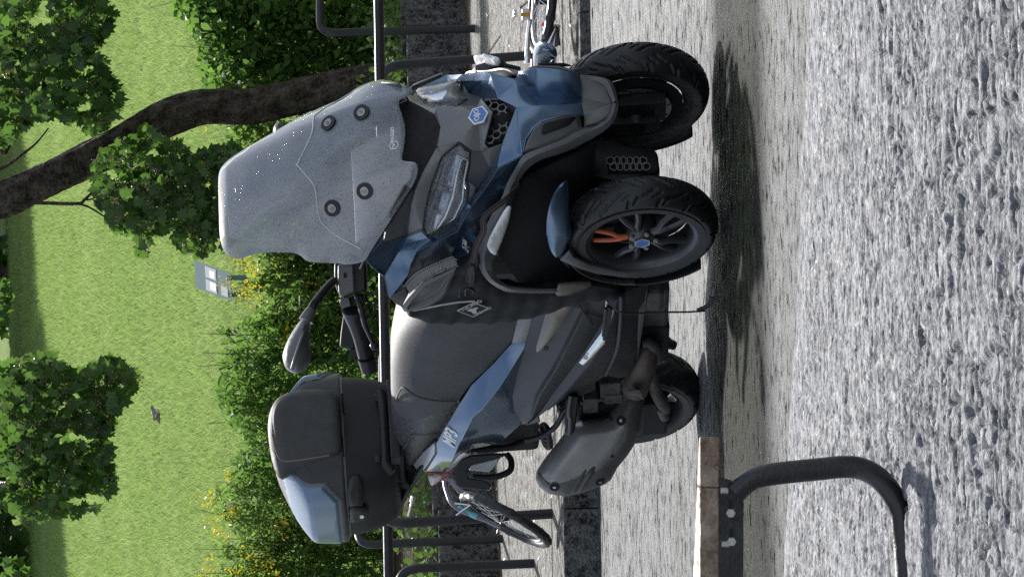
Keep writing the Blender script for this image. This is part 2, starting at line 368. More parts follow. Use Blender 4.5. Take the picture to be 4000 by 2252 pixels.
# ------------------------------------------------------------------ setting materials
def ground_mat(name, c1, c2, rough, bump, bscale, moss=0, sc1=1.5, sparkle=.5, dist=.01, spec=.5, grain=1.2, shift=0, relief=1.0, cscale=0, wet_shade_band=False):
    m = bpy.data.materials.new(name); m.use_nodes = True; n = m.node_tree; L = n.links; N = n.nodes.new; b = n.nodes['Principled BSDF']
    tc = N('ShaderNodeTexCoord'); v = tc.outputs['Object']
    a = N('ShaderNodeTexNoise'); a.inputs['Scale'].default_value = sc1; a.inputs['Detail'].default_value = 8; a.inputs['Roughness'].default_value = .7; L.new(v, a.inputs[0])
    f = N('ShaderNodeTexNoise'); f.inputs['Scale'].default_value = bscale; f.inputs['Detail'].default_value = 3; L.new(v, f.inputs[0])
    ad = N('ShaderNodeMath'); ad.operation = 'MULTIPLY_ADD'; L.new(f.outputs[0], ad.inputs[0]); ad.inputs[1].default_value = .6; L.new(a.outputs[0], ad.inputs[2])
    c2n = N('ShaderNodeTexNoise'); c2n.inputs['Scale'].default_value = cscale or bscale * .28; c2n.inputs['Detail'].default_value = 8; c2n.inputs['Roughness'].default_value = .78; L.new(v, c2n.inputs[0])
    a2 = N('ShaderNodeMath'); a2.operation = 'MULTIPLY_ADD'; L.new(c2n.outputs[0], a2.inputs[0]); a2.inputs[1].default_value = grain; L.new(ad.outputs[0], a2.inputs[2])
    r = N('ShaderNodeMapRange'); L.new(a2.outputs[0], r.inputs[0]); mid = .5 * grain + .80; r.inputs[1].default_value = mid - .16 * grain + shift; r.inputs[2].default_value = mid + .16 * grain + shift
    mx = N('ShaderNodeMix'); mx.data_type = 'RGBA'; L.new(r.outputs[0], mx.inputs[0]); mx.inputs[6].default_value = (*c1, 1); mx.inputs[7].default_value = (*c2, 1); col = mx.outputs[2]
    if moss:
        g = N('ShaderNodeTexNoise'); g.inputs['Scale'].default_value = .9; g.inputs['Detail'].default_value = 7; g.inputs['Roughness'].default_value = .7
        mp = N('ShaderNodeMapping'); mp.inputs['Scale'].default_value = (.8, 2.4, 1); L.new(v, mp.inputs[0]); L.new(mp.outputs[0], g.inputs[0])
        gr = N('ShaderNodeMapRange'); L.new(g.outputs[0], gr.inputs[0]); gr.inputs[1].default_value = .5; gr.inputs[2].default_value = .72; gr.inputs[4].default_value = moss
        m2 = N('ShaderNodeMix'); m2.data_type = 'RGBA'; L.new(gr.outputs[0], m2.inputs[0]); L.new(col, m2.inputs[6]); m2.inputs[7].default_value = (.045, .055, .022, 1); col = m2.outputs[2]
    wet_shade = None
    if wet_shade_band:
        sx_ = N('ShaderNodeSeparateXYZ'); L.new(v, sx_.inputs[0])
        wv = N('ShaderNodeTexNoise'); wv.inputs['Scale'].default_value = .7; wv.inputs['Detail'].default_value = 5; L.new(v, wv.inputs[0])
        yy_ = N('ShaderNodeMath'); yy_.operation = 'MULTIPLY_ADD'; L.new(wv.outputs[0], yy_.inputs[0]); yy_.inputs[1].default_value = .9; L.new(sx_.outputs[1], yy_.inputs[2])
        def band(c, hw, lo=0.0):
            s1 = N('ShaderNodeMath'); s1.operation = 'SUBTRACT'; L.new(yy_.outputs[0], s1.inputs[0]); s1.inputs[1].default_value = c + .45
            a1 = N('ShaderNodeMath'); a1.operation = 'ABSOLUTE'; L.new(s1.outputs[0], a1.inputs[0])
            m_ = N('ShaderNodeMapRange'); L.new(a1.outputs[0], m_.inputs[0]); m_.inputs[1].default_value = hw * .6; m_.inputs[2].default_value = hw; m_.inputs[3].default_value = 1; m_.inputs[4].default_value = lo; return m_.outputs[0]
        wet_shade = band(11.25, 1.2); mo_ = band(11.1, .38)  # damp mossy strip, with the scooter's shadow zone painted darker into the colour
        dk_ = N('ShaderNodeMath'); dk_.operation = 'MULTIPLY_ADD'; L.new(wet_shade, dk_.inputs[0]); dk_.inputs[1].default_value = -.85; dk_.inputs[2].default_value = 1
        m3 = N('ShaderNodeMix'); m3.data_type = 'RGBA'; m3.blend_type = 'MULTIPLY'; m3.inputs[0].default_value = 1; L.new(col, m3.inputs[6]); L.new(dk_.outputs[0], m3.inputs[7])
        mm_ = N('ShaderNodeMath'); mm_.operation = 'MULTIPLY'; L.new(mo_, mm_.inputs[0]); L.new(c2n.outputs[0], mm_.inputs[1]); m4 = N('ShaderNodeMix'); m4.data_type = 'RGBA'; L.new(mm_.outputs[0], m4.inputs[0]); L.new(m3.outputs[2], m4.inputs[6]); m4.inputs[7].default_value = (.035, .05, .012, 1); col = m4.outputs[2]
    L.new(col, b.inputs['Base Color'])
    rr = N('ShaderNodeMapRange'); L.new(c2n.outputs[0], rr.inputs[0]); rr.inputs[1].default_value = .35; rr.inputs[2].default_value = .65; rr.inputs[3].default_value = rough + .18; rr.inputs[4].default_value = rough - .08; rsrc = rr.outputs[0]
    if wet_shade:
        rw_ = N('ShaderNodeMath'); rw_.operation = 'MULTIPLY_ADD'; L.new(wet_shade, rw_.inputs[0]); rw_.inputs[1].default_value = -.14; L.new(rr.outputs[0], rw_.inputs[2]); rsrc = rw_.outputs[0]
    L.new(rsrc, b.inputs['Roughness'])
    if wet_shade:
        w1_ = N('ShaderNodeMath'); w1_.operation = 'MULTIPLY_ADD'; L.new(wet_shade, w1_.inputs[0]); w1_.inputs[1].default_value = -.72; w1_.inputs[2].default_value = 1; band_spec = w1_.outputs[0]  # gloss cut along the same band, imitating shadow over the damp strip
    else: band_spec = None
    vo = N('ShaderNodeTexVoronoi'); vo.inputs['Scale'].default_value = bscale * .8; L.new(v, vo.inputs[0])
    hh = N('ShaderNodeMath'); hh.operation = 'MULTIPLY_ADD'; L.new(vo.outputs[0], hh.inputs[0]); hh.inputs[1].default_value = -sparkle; h1_ = N('ShaderNodeMath'); h1_.operation = 'MULTIPLY_ADD'; L.new(c2n.outputs[0], h1_.inputs[0]); h1_.inputs[1].default_value = relief; L.new(f.outputs[0], h1_.inputs[2]); L.new(h1_.outputs[0], hh.inputs[2])
    bp = N('ShaderNodeBump'); bp.inputs['Strength'].default_value = bump; bp.inputs['Distance'].default_value = dist; L.new(hh.outputs[0], bp.inputs['Height']); L.new(bp.outputs[0], b.inputs['Normal'])
    sm_ = N('ShaderNodeMapRange'); L.new(c2n.outputs[0], sm_.inputs[0]); sm_.inputs[1].default_value = .40; sm_.inputs[2].default_value = .62; sm_.inputs[3].default_value = 0; sm_.inputs[4].default_value = spec * 2; sp_out = sm_.outputs[0]
    if band_spec:
        w2_ = N('ShaderNodeMath'); w2_.operation = 'MULTIPLY'; L.new(sp_out, w2_.inputs[0]); L.new(band_spec, w2_.inputs[1]); sp_out = w2_.outputs[0]
    L.new(sp_out, b.inputs['Specular IOR Level'])
    MATS[name] = m
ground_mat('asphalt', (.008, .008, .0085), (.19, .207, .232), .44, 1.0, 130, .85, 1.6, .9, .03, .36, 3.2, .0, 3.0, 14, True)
ground_mat('rough_stone', (.072, .075, .082), (.215, .222, .238), .55, .8, 110, 0, 5, .6, .005, .11, 1.6, 0, 1.5)
ground_mat('paving', (.045, .042, .035), (.40, .385, .35), .6, 1.0, 110, .25, 2.5, .8, .03, .2, 3.0, .02, 2.6, 16)
ground_mat('granite_dark', (.010, .010, .010), (.15, .148, .14), .7, 1.0, 70, .2, 4, .8, .012, .15)
ground_mat('soil', (.03, .022, .014), (.07, .055, .035), .9, 1, 40, .3, 3, .5, .01, .05)
ground_mat('wood', (.13, .085, .055), (.30, .22, .16), .45, .4, 60, 0, 2)
ground_mat('bark', (.032, .024, .018), (.10, .078, .056), .85, 1.2, 30, .35, 7, .8, .03)
def leaf_mat(name, cols, tcol, trans=.45, rough=.45, spec=.4):
    m = bpy.data.materials.new(name); m.use_nodes = True; n = m.node_tree; L = n.links; N = n.nodes.new; b = n.nodes['Principled BSDF']; out = n.nodes['Material Output']
    at = N('ShaderNodeAttribute'); at.attribute_name = 'tone'
    oi = N('ShaderNodeObjectInfo'); ad = N('ShaderNodeMath'); ad.operation = 'ADD'; L.new(at.outputs['Fac'], ad.inputs[0]); L.new(oi.outputs['Random'], ad.inputs[1])
    fr = N('ShaderNodeMath'); fr.operation = 'FRACT'; L.new(ad.outputs[0], fr.inputs[0])
    r = N('ShaderNodeValToRGB'); r.color_ramp.elements[0].color = (*cols[0], 1); r.color_ramp.elements[1].color = (*cols[-1], 1)
    for i, c in enumerate(cols[1:-1]): e = r.color_ramp.elements.new((i + 1) / (len(cols) - 1)); e.color = (*c, 1)
    L.new(fr.outputs[0], r.inputs[0]); L.new(r.outputs[0], b.inputs['Base Color']); b.inputs['Roughness'].default_value = rough; b.inputs['Specular IOR Level'].default_value = spec
    t = N('ShaderNodeBsdfTranslucent'); mm = N('ShaderNodeMix'); mm.data_type = 'RGBA'; mm.blend_type = 'MIX'; mm.inputs[0].default_value = .6; L.new(r.outputs[0], mm.inputs[6]); mm.inputs[7].default_value = (*tcol, 1); L.new(mm.outputs[2], t.inputs[0])
    ms = N('ShaderNodeMixShader'); ms.inputs[0].default_value = trans; L.new(b.outputs[0], ms.inputs[1]); L.new(t.outputs[0], ms.inputs[2]); L.new(ms.outputs[0], out.inputs[0]); MATS[name] = m
leaf_mat('tree_leaf', [(.02, .045, .013), (.04, .085, .02), (.065, .12, .033)], (.15, .30, .045), .52)
leaf_mat('shrub_leaf', [(.04, .085, .02), (.08, .16, .035), (.13, .22, .06)], (.19, .36, .06), .58, .5, .2)
leaf_mat('shrub_leaf_mid', [(.05, .10, .025), (.10, .185, .04), (.165, .24, .085)], (.24, .40, .08), .6, .5, .2)
leaf_mat('shrub_leaf_light', [(.05, .10, .02), (.08, .15, .03), (.11, .17, .05)], (.16, .28, .05), .38)
leaf_mat('grass', [(.085, .16, .03), (.14, .22, .055), (.21, .26, .10)], (.39, .52, .17), .56, .5)
leaf_mat('flower', [(.70, .55, .02), (.75, .65, .04), (.62, .48, .02)], (.75, .65, .03), .4)
leaf_mat('seed', [(.12, .13, .05), (.20, .18, .08), (.15, .17, .06)], (.25, .25, .08), .3)
leaf_mat('fallen', [(.10, .055, .02), (.30, .22, .05), (.06, .035, .015)], (.3, .2, .05), .25)
mat('lawn', (.14, .20, .05), .9, noise=.35, nscale=3, spec=.03)
mat('fork_paint', (.12, .11, .135), .3, metal=.3, coat=.5)
mat('stem', (.05, .055, .03), .7, noise=.3)
mat('sign_green', (.16, .22, .22), .8, spec=.05)
mat('sign_pale', (.5, .52, .54), .8, spec=.05)
mat('sign_photo', (.3, .26, .22), .3, noise=.9, nscale=9)
mat('bird_brown', (.20, .175, .15), .7, noise=.3, nscale=60)
mat('bird_pale', (.5, .48, .45), .7)
# ------------------------------------------------------------------ the scooter
scooter = empty('scooter', SO, (LEAN, NOSE, YAW), label='blue and grey three-wheeled scooter with tall smoked windshield and rear top case', cat='scooter')
VD = SMi @ FW                                     # view direction in scooter axes
YA = Vector((0, 1, 0))

# --- dark inner mass: frame, wheel-arch liners, engine block
V, F = join_geo([box_geo((-.20, 0, .72), (.20, .17, .22)), box_geo((.10, 0, .62), (.17, .07, .19)), box_geo((-.75, 0, .50), (.55, .13, .16)), box_geo((-1.45, 0, .72), (.32, .11, .14)), box_geo((-.85, 0, .30), (.35, .14, .10))])
solid(mesh('inner_frame', V, F, 'well_black', scooter), 0, .02)
for s in (1, -1):
    pts = Sv('s', (1945, 1000, -.30), (1990, 800, -.22), (2040, 690, -.12), (2200, 615, -.09), (2330, 560, -.07), (2300, 700, -.10), (2330, 900, -.16), (2330, 1110, -.27), (2180, 1120, -.30), (2040, 1115, -.31))
    if s < 0: pts = mir(pts)
    panel('wheel_arch_liner', pts, 'well_black', scooter, .02, 0)
V, F = join_geo([tube_geo([(-.04, -.24, .30), (-.10, -.13, .40), (-.14, 0, .46), (-.10, .13, .40), (-.04, .24, .30)], .03), box_geo((-.14, 0, .40), (.06, .05, .12)), tube_geo([(-.05, -.12, .60), (.0, -.19, .30)], .026), tube_geo([(-.05, .12, .60), (.0, .19, .30)], .026)])
mesh('front_suspension', V, F, 'black_plastic', scooter, 40)
# lower radiator guard between the wheels
pts = Sv('K2', (905, 590, -.02), (960, 545, 0), (1030, 530, .02), (1150, 555, .02), (1225, 560, .01), (1370, 565, .01), (1405, 600, .0), (1410, 690, -.04), (1180, 720, -.06), (1000, 700, -.06), (960, 670, -.05))
pts = [S(*px('K2', *p), lx=-.03) for p in ((900, 575), (960, 545), (1050, 525), (1150, 520), (1190, 535), (1225, 555), (1370, 565), (1405, 600), (1418, 700), (1180, 760), (1000, 720), (940, 660))]
panel('radiator_shroud', pts, 'black_plastic', scooter, .05, .008)
cells = []
for r_ in range(2):
    for k in range(6):
        c = S(*px('K2', 1140 + k * 36 + (18 if r_ else 0), 625 + r_ * 32), lx=.002); cells.append(ring_geo(c, (1, 0, 0), .0165, .003, .006, 6, pi / 6))
V, F = join_geo(cells); mesh('hex_mesh', V, F, 'grey_plastic', scooter)
panel('radiator_core', [S(*px('K2', *p), lx=.0005) for p in ((1122, 598), (1345, 600), (1345, 690), (1122, 690))], 'well_black', scooter, .002, 0)

# --- wheels
def tyre_mesh(R, Wd, rim, groove=True, seg=540, nv=56):
    """tyre as one displaced sheet: crown, shoulders, sidewalls; V-shaped sipes pressed into the tread"""
    hw = Wd / 2; prof = []
    for j in range(nv + 1):
        s = -1 + 2 * j / nv; a = abs(s)
        if a < .66:
            q = a / .66; y = hw * sin(q * radians(68)) / sin(radians(68)) * .97; r = R - (R * .165) * (1 - cos(q * radians(68)))
        else:
            q = (a - .66) / .34; y = hw * (.97 + .05 * sin(q * pi) - .17 * q); r0_ = R - (R * .165) * (1 - cos(radians(68))); r = r0_ + (rim - r0_) * q
        prof.append((r, math.copysign(y, s), a))
    V = []
    for i in range(seg):
        th = 2 * pi * i / seg; c, s_ = cos(th), sin(th)
        for j, (r, y, a) in enumerate(prof):
            d = 0
            if groove and a < .66:
                t = a / .66; sg = 1 if y > 0 else -1
                def gr(ph, n, lo, hi, slant, wd):
                    if not lo < t < hi: return 0
                    u = (th * n / (2 * pi) + ph + slant * t) % 1.0
                    return 1 if min(u, 1 - u) < wd / 2 else 0
                off = 0 if sg > 0 else .5
                if gr(off, 15, .10, .55, -1.15, .15) or gr(off + .22, 15, .58, .98, -.25, .13) or gr(off + .62, 15, .42, .86, -.55, .12) or gr(off + .40, 15, .24, .5, -1.15, .09): d = .0075
            rr = r - d; V.append((rr * c, y, rr * s_))
    n = nv + 1; idx = np.arange(seg * n).reshape(seg, n); nx = np.roll(idx, -1, 0)
    F = np.stack([idx[:, :-1], idx[:, 1:], nx[:, 1:], nx[:, :-1]], -1).reshape(-1, 4)
    return V, F.tolist()
def spokes_geo(R, hub, y, n=5, split=True, only=None, kf=1.0):
    P = []
    for k in range(n):
        if only is not None and k not in only: continue
        if only is None and k == 0 and split == 'skip': continue
        a = pi / 2 + 2 * pi * k / n
        def pol(r, th, yy): return Vector((r * cos(th), yy, r * sin(th)))
        for sg in (-1, 1):
            P.append(tube_geo(catmull([pol(hub, a + sg * .12, y), pol(hub + (R - hub) * .3, a + sg * .10, y - .004), pol(hub + (R - hub) * .55, a + sg * .21, y + .002), pol(R * .995, a + sg * .20, y + .012)], 4), [.015 * kf] + [.0125 * kf] * 8 + [.0125 * kf] * 4, 8))
    return join_geo(P)
FR, FWD, RIMR = .247, .118, .173
tv, tf = tyre_mesh(FR, FWD, RIMR)
def wheel(cx, cy, cz, side, near):
    """front wheel; side = +1 when its outer face looks to local -y (the scooter's right)"""
    wname = empty('front_wheel', (cx, cy, cz)); wname.parent = scooter
    if not near: wname.rotation_euler = (0, 0, pi)
    t = mesh('tyre', tv, tf, 'tyre', wname, 179) if near else None
    if t is None:
        t = bpy.data.objects.new('tyre', bpy.data.objects['tyre'].data); COL.objects.link(t); t.parent = wname
    ys = -FWD / 2
    V, F = lathe_geo([(RIMR + .010, ys * .80), (RIMR + .004, ys * .88), (RIMR - .006, ys * .80), (RIMR - .014, ys * .62), (RIMR - .016, 0), (RIMR - .014, -ys * .62), (RIMR + .004, -ys * .86), (RIMR + .010, -ys * .8)], 72)
    r = mesh('rim', V, F, 'rim', wname, 40)
    V, F = lathe_geo([(.205, ys * 1.012), (.182, ys * .99), (RIMR + .004, ys * .90), ], 72); sw = mesh('sidewall', V, F, 'tyre_side', wname, 40)
    V, F = spokes_geo(RIMR - .012, .032, -.028, only=[1, 2, 3, 4]); mesh('spoke', V, F, 'rim', wname, 40)
    V, F = spokes_geo(RIMR - .012, .032, -.028, only=[0], kf=.62 if near else 1.0); mesh('spoke', V, F, 'orange' if near else 'rim', wname, 40)
    V, F = lathe_geo([(0, -.052), (.024, -.052), (.04, -.044), (.05, -.03), (.05, .03), (0, .03)], 32); mesh('hub', V, F, 'rim', wname, 40)
    V, F = disc_geo((0, -.053, 0), (0, -1, 0), .026, .005, 6, pi / 6); cp = mesh('hub_cap', V, F, 'logo_blue', wname)
    V, F = ring_geo((0, -.0535, 0), (0, -1, 0), .027, .004, .006, 6, pi / 6); mesh('hub_cap_rim', V, F, 'brushed', cp)
    for k in range(5):
        a = pi / 2 + 2 * pi * (k + .5) / 5; c = Vector((.043 * cos(a), -.048, .043 * sin(a)))
        V, F = join_geo([disc_geo(c, (0, -1, 0), .0075, .006, 10), ring_geo(c, (0, -1, 0), .0062, .0022, .009, 10)]); mesh('wheel_bolt', V, F, 'bolt', wname)
    V, F = lathe_geo([(.065, .055), (.118, .055), (.118, .060), (.065, .060), (.065, .055)], 48); dk = mesh('brake_disc', V, F, 'steel', wname, 30)
    hs = []
    for k in range(36):
        a = 2 * pi * k / 36; rr = .098 + .012 * ((k % 3) - 1); hs.append(disc_geo((rr * cos(a), .0605, rr * sin(a)), (0, 1, 0), .004, .0008, 8)); 
    V, F = join_geo(hs); mesh('disc_holes', V, F, 'well_black', dk)
    V, F = join_geo([box_geo((-.075, .05, .085), (.045, .028, .03)), box_geo((-.085, .05, .05), (.03, .02, .035))]); solid(mesh('brake_caliper', V, F, 'black_plastic', wname), 0, .006)
    V, F = join_geo([lathe_geo([(0, .03), (.045, .03), (.05, .09), (.03, .13), (0, .13)], 24), box_geo((0, .10, .03), (.03, .03, .09)), box_geo((-.05, .085, -.02), (.05, .02, .075)), box_geo((.02, .09, .085), (.045, .025, .05)), box_geo((.045, .075, -.03), (.03, .015, .05))]); mesh('hub_carrier', V, F, 'black_plastic', wname, 40)
    V, F = lathe_geo([(.02, .038), (.157, .038), (.157, .046), (.02, .046)], 40); mesh('brake_shield', V, F, 'well_black', wname, 40)
    return wname
zr = .247
W1 = wheel(0, -.252, zr + .252 * sin(LEAN), 1, True)
W2 = wheel(0, .252, zr - .252 * sin(LEAN), 1, False)

# --- front mudguards: blue crown, grey tail, black rear flap
for s in (1, -1):
    cz = zr + s * .252 * sin(LEAN)
    def arc(a0, a1, R, y0, y1, n=14, crown=.02):
        V = []; F = []; m = 8
        for i in range(n + 1):
            a = radians(a0 + (a1 - a0) * i / n); tp = sin(pi * min(1, (i + 1.2) / (n + 1) * 1.0)) if False else 1
            for j in range(m + 1):
                q = -1 + 2 * j / m; yc = (y0 + y1) / 2; hw = (y1 - y0) / 2
                tw = 1 - .38 * max(0, 1 - i / (n * .45)) ** 2
                rr = R + crown * (1 - abs(q) ** 2.6) - .0
                V.append((rr * cos(a), yc + hw * q * tw, cz + rr * sin(a)))
        for i in range(n):
            for j in range(m): F.append((i * (m + 1) + j, i * (m + 1) + j + 1, (i + 1) * (m + 1) + j + 1, (i + 1) * (m + 1) + j))
        return V, F
    cy = -.252 * s
    V, F = arc(66, 118, FR + .012, cy - .062, cy + .058, 16, .030); mg = mesh('front_mudguard', V, F, 'blue_paint', scooter, 60); solid(mg, .006, .002)
    V, F = arc(112, 176, FR + .008, cy - .062, cy + .062, 14, .02); mt = mesh('mudguard_tail', V, F, 'grey_plastic_dry', scooter, 60); solid(mt, .006, .002)
    V, F = arc(150, 226, FR + .02, cy - .058, cy + .058, 14, .004); mf = mesh('mudflap', V, F, 'black_plastic', scooter, 60); solid(mf, .006, .002)
# sculpted blue bulge on the outer side of the near mudguard
pl = Sv('K2', (895, 730, -.245), (860, 740, -.25), (820, 790, -.275), (790, 860, -.295), (772, 960, -.312), (775, 1060, -.32), (790, 1120, -.325), (815, 1160, -.327), (850, 1175, -.328), (885, 1120, -.325), (920, 1040, -.322), (905, 985, -.318), (897, 900, -.30), (903, 810, -.27))
inflate('mudguard_cowl', pl, .020, .04, .03, 'blue_paint', scooter, 2, 22, Vector((-.6, .7, -.3)), both=True)
pl = Sv('K2', (850, 1175, -.328), (905, 1125, -.327), (930, 1160, -.326), (1010, 1200, -.32), (1150, 1235, -.31), (1340, 1262, -.30), (1335, 1272, -.30), (1180, 1270, -.31), (1060, 1255, -.32), (960, 1225, -.327))
panel('mudguard_stay', pl, 'grey_plastic_dry', scooter, .012, .003, both=True)

# --- front fairing
P = {}
def D(**k):
    for n, v in k.items(): P[n] = S(v[0], v[1], v[2])
D(c0=(1722, 498, 0), c1=(1707, 574, -.06), e0=(1872, 455, 0), h0=(1793, 555, -.066), h1=(1837, 589, -.096), n1=(1882, 592, -.088), g0=(1924, 440, 0), g1=(1893, 560, -.083), g2=(1910, 578, -.090), g3=(1961, 562, -.083), g4=(1979, 536, -.068), g5=(2017, 421, 0),
  k1=(1830, 730, -.198), k2=(1823, 789, -.226), k3=(1806, 829, -.244), k4=(1775, 871, -.258), k5=(1720, 901, -.269), k6=(1673, 928, -.276), l1=(1834, 640, -.125), l2=(1821, 699, -.165),
  u1=(1730, 607, -.09), u2=(1714, 640, -.107), u3=(1686, 714, -.147), u4=(1669, 779, -.187), u5=(1658, 835, -.222), u6=(1653, 897, -.257),
  w1=(1714, 574, -.075), w2=(1649, 674, -.125), w3=(1618, 748, -.17), w4=(1605, 798, -.20), w5=(1590, 928, -.255), sm=(1646, 901, -.264),
  b0=(2017, 421, 0), b1=(1914, 655, -.128), b2=(1862, 743, -.178), b3=(1821, 795, -.214),
  q0=(1783, 873, -.244), q1=(1726, 904, -.254), d0=(2040, 609, -.142), d1=(1945, 655, -.175), d2=(1924, 697, -.199), d3=(1890, 745, -.22), d4=(1841, 807, -.247), d5=(1788, 903, -.293), d6=(1629, 978, -.296), d7=(1603, 1033, -.325), d8=(1593, 1071, -.343), d9=(1531, 1152, -.362), d10=(1523, 1162, -.362),
  s1=(1583, 949, -.252), s2=(1554, 987, -.282), s3=(1503, 1074, -.322), o1=(1497, 1077, -.338), o2=(1471, 1058, -.328), o3=(1425, 1010, -.315), o4=(1493, 938, -.285), s0=(1588, 927, -.262),
  m1=(1764, 1001, -.272), m2=(1650, 1050, -.298), m3=(1583, 1120, -.33), r1=(1784, 1042, -.318), r2=(1836, 1015, -.322), r3=(1880, 930, -.258), r4=(1935, 830, -.22), r5=(1975, 752, -.188), r6=(2012, 680, -.170))
def PT(s): return [P[k] for k in s.split()]
def patch(name, m, polys, both=True, join=False, t=.006, bev=.0025, label=None, sharp=24):
    keys = []; 
    for p in polys:
        for k in p.split():
            if k not in keys: keys.append(k)
    return panel(name, PT(' '.join(keys)), m, scooter, t, bev, [[keys.index(k) for k in p.split()] for p in polys], both, join, label, 0, sharp)
# grey face between the headlights with the brow over them
patch('front_fairing', 'grey_plastic', ['c0 c1 w1 h0 e0', 'e0 h0 h1 n1', 'e0 n1 g1 g0', 'n1 g2 g1'], False, True)
patch('headlight_brow', 'grey_plastic', ['c1 w1 h0 u1 u2 w2', 'u2 u3 w3 w2', 'u3 u4 w4 w3', 'u4 u5 u6 w5 w4', 'u6 k6 sm s0 w5'])
patch('headlight_surround', 'grey_plastic_dry', ['n1 g2 g3 b1 l1 h1', 'l1 b1 b2 l2', 'l2 b2 b3 k1', 'k1 b3 k2'])
# blue shield: light band, dark lower facets, side wing
patch('shield_panel', 'blue_paint', ['b0 g3 b1 d1 d0 x0', 'b1 b2 d3 d2 d1', 'b2 b3 d4 d3', 'b3 k2 k3 q0 d5 d4', 'q0 q1 k6 s1 d6 d5', 's0 o4 o3 o2 o1 s3 s2 s1', 's0 s1 k6 sm', 's1 s2 s3 d10 d9 d8 d7 d6'] if False else
      ['b1 b2 d2 d1', 'b2 d3 d2', 'b2 b3 d4 d3', 'b3 k2 k3 d4', 'k3 q0 d5 d4', 'q0 q1 d6 d5', 'q1 k6 s1 d6', 's0 s1 s2 o4', 'o4 s2 o3', 'o3 s2 s3 o2', 'o2 s3 o1', 's0 s1 k6 sm', 's1 s2 d7 d6', 's2 s3 d8 d7', 's3 d10 d9 d8', 'd5 d6 m2 m1', 'd6 d7 m2', 'd7 d8 m3 m2', 'd8 d9 m3', 'd0 d1 r6', 'd1 d2 r5 r6', 'd2 d3 r4 r5', 'd3 d4 r3 r4', 'd4 d5 m1 r3', 'm1 r1 r2 r3'], sharp=36)
D(v1=(2052, 545, -.118), v2=(2085, 497, -.098), v3=(2114, 474, -.088), v4=(2200, 453, -.072), v5=(2279, 450, -.062), v6=(2272, 407, 0), v7=(2120, 415, 0), g6=(1990, 530, -.062))
def SP(x, y, a, b, c):
    n = (b - a).cross(c - a).normalized(); d = SMi @ ray(x, y); return CL + d * ((a - CL).dot(n) / d.dot(n))
for k, q in (('v1', (2052, 545)), ('v2', (2085, 497)), ('v3', (2114, 474))): P[k] = SP(*q, P['b0'], P['v7'], P['d0'])
P['v5'] = SP(2279, 450, P['v7'], P['v3'], P['v6']); P['v4'] = SP(2200, 453, P['v7'], P['v3'], P['v6'])
patch('nose_panel', 'blue_paint', ['b0 v7 v3 v2 v1 d0', 'b0 d0 d1 b1 g3', 'v7 v6 v5 v4 v3'], False, True, sharp=36)
D(a1_=(2052, 545, -.128), a2_=(2085, 497, -.108), a3_=(2114, 474, -.1), a4_=(2200, 453, -.088), a5_=(2279, 450, -.078), a0_=(2040, 609, -.146))
patch('nose_side', 'blue_paint', ['d0 v1 a1_ a0_', 'v1 v2 a2_ a1_', 'v2 v3 a3_ a2_', 'v3 v4 a4_ a3_', 'v4 v5 a5_ a4_'])
D(y1=(2392, 408, 0), y2=(2375, 455, -.055), y3=(2335, 480, -.078), y4=(2282, 492, -.092), y0=(2272, 406, 0))
patch('nose_tip', 'grey_plastic_dry', ['y0 v5 y4 y3 y2 y1'], False, True)
# recessed cowl under the windshield
D(z0=(1722, 498, 0), z1=(1707, 574, -.06), z2=(1649, 674, -.125), z3=(1618, 748, -.17), z4=(1590, 928, -.255), z5=(1493, 938, -.285), z6=(1425, 1010, -.315))
cw = PT('z0 z1 z2 z3 z4 z5 z6'); bk = [Vector((p.x - (.05 if i < 4 else .09), p.y * .95, p.z + (.15, .15, .13, .11, .06, .03, .02)[i])) for i, p in enumerate(cw)]
panel('screen_cowl', cw + bk, 'cowl', scooter, .006, .002, [[i, i + 1, i + 8, i + 7] for i in range(6)], join=True)
D(zz=(1606, 770, -.18), z7=(1500, 935, -.285), z8=(1545, 850, -.235))
panel('fairing_top', PT('w3 w4 w5 z5 z7') + [S(1520, 830, -.245), S(1580, 720, -.19)], 'grey_plastic_dry', scooter, .006, .002, both=True)

# grille: recessed back plate and honeycomb
gp = Sv('N1', (1075, 430, .052), (1290, 430, .085), (1500, 640, 0), (1370, 1060, -.075), (1320, 1110, -.08), (1150, 1180, -.088), (1070, 1130, -.083), (1180, 690, -.01), (1030, 490, .05))
gn = Vector((.93, 0, .3)).normalized()
gp = [P[k] for k in ('g0', 'g1', 'g2', 'g3', 'g4', 'g5')]
gfull = gp + [Vector((p.x, -p.y, p.z)) for p in gp[1:5]][::-1]
n_ = (gp[3] - gp[0]).cross(gp[1] - gp[0]).normalized(); n_ = n_ if n_.x > 0 else -n_
panel('grille', [p - Vector((.035, 0, 0)) for p in gfull], 'well_black', scooter, .004, 0)
V, F = [], []
k = len(gfull)
for i in range(k):
    a, b = gfull[i], gfull[(i + 1) % k]; cc = sum(gfull, Vector()) / k
    q = len(V); V += [a, b, b * .93 + cc * .07 - Vector((.03, 0, 0)), a * .93 + cc * .07 - Vector((.03, 0, 0))]; F.append((q, q + 1, q + 2, q + 3))
solid(mesh('grille_frame', V, F, 'dark_plastic', scooter), .004, .001)
cells = []; ctr = sum(gfull, Vector()) / k
upv = (gp[0] - gp[5]).normalized(); sv = Vector((0, 1, 0)); nn = upv.cross(sv) if upv.cross(sv).x > 0 else -upv.cross(sv)
poly2 = [((p - ctr).dot(sv), (p - ctr).dot(upv)) for p in gfull]
def inpoly(x, y, P_):
    c = False
    for i in range(len(P_)):
        (x1, y1), (x2, y2) = P_[i], P_[(i + 1) % len(P_)]
        if (y1 > y) != (y2 > y) and x < (x2 - x1) * (y - y1) / (y2 - y1) + x1: c = not c
    return c
hr = .0155
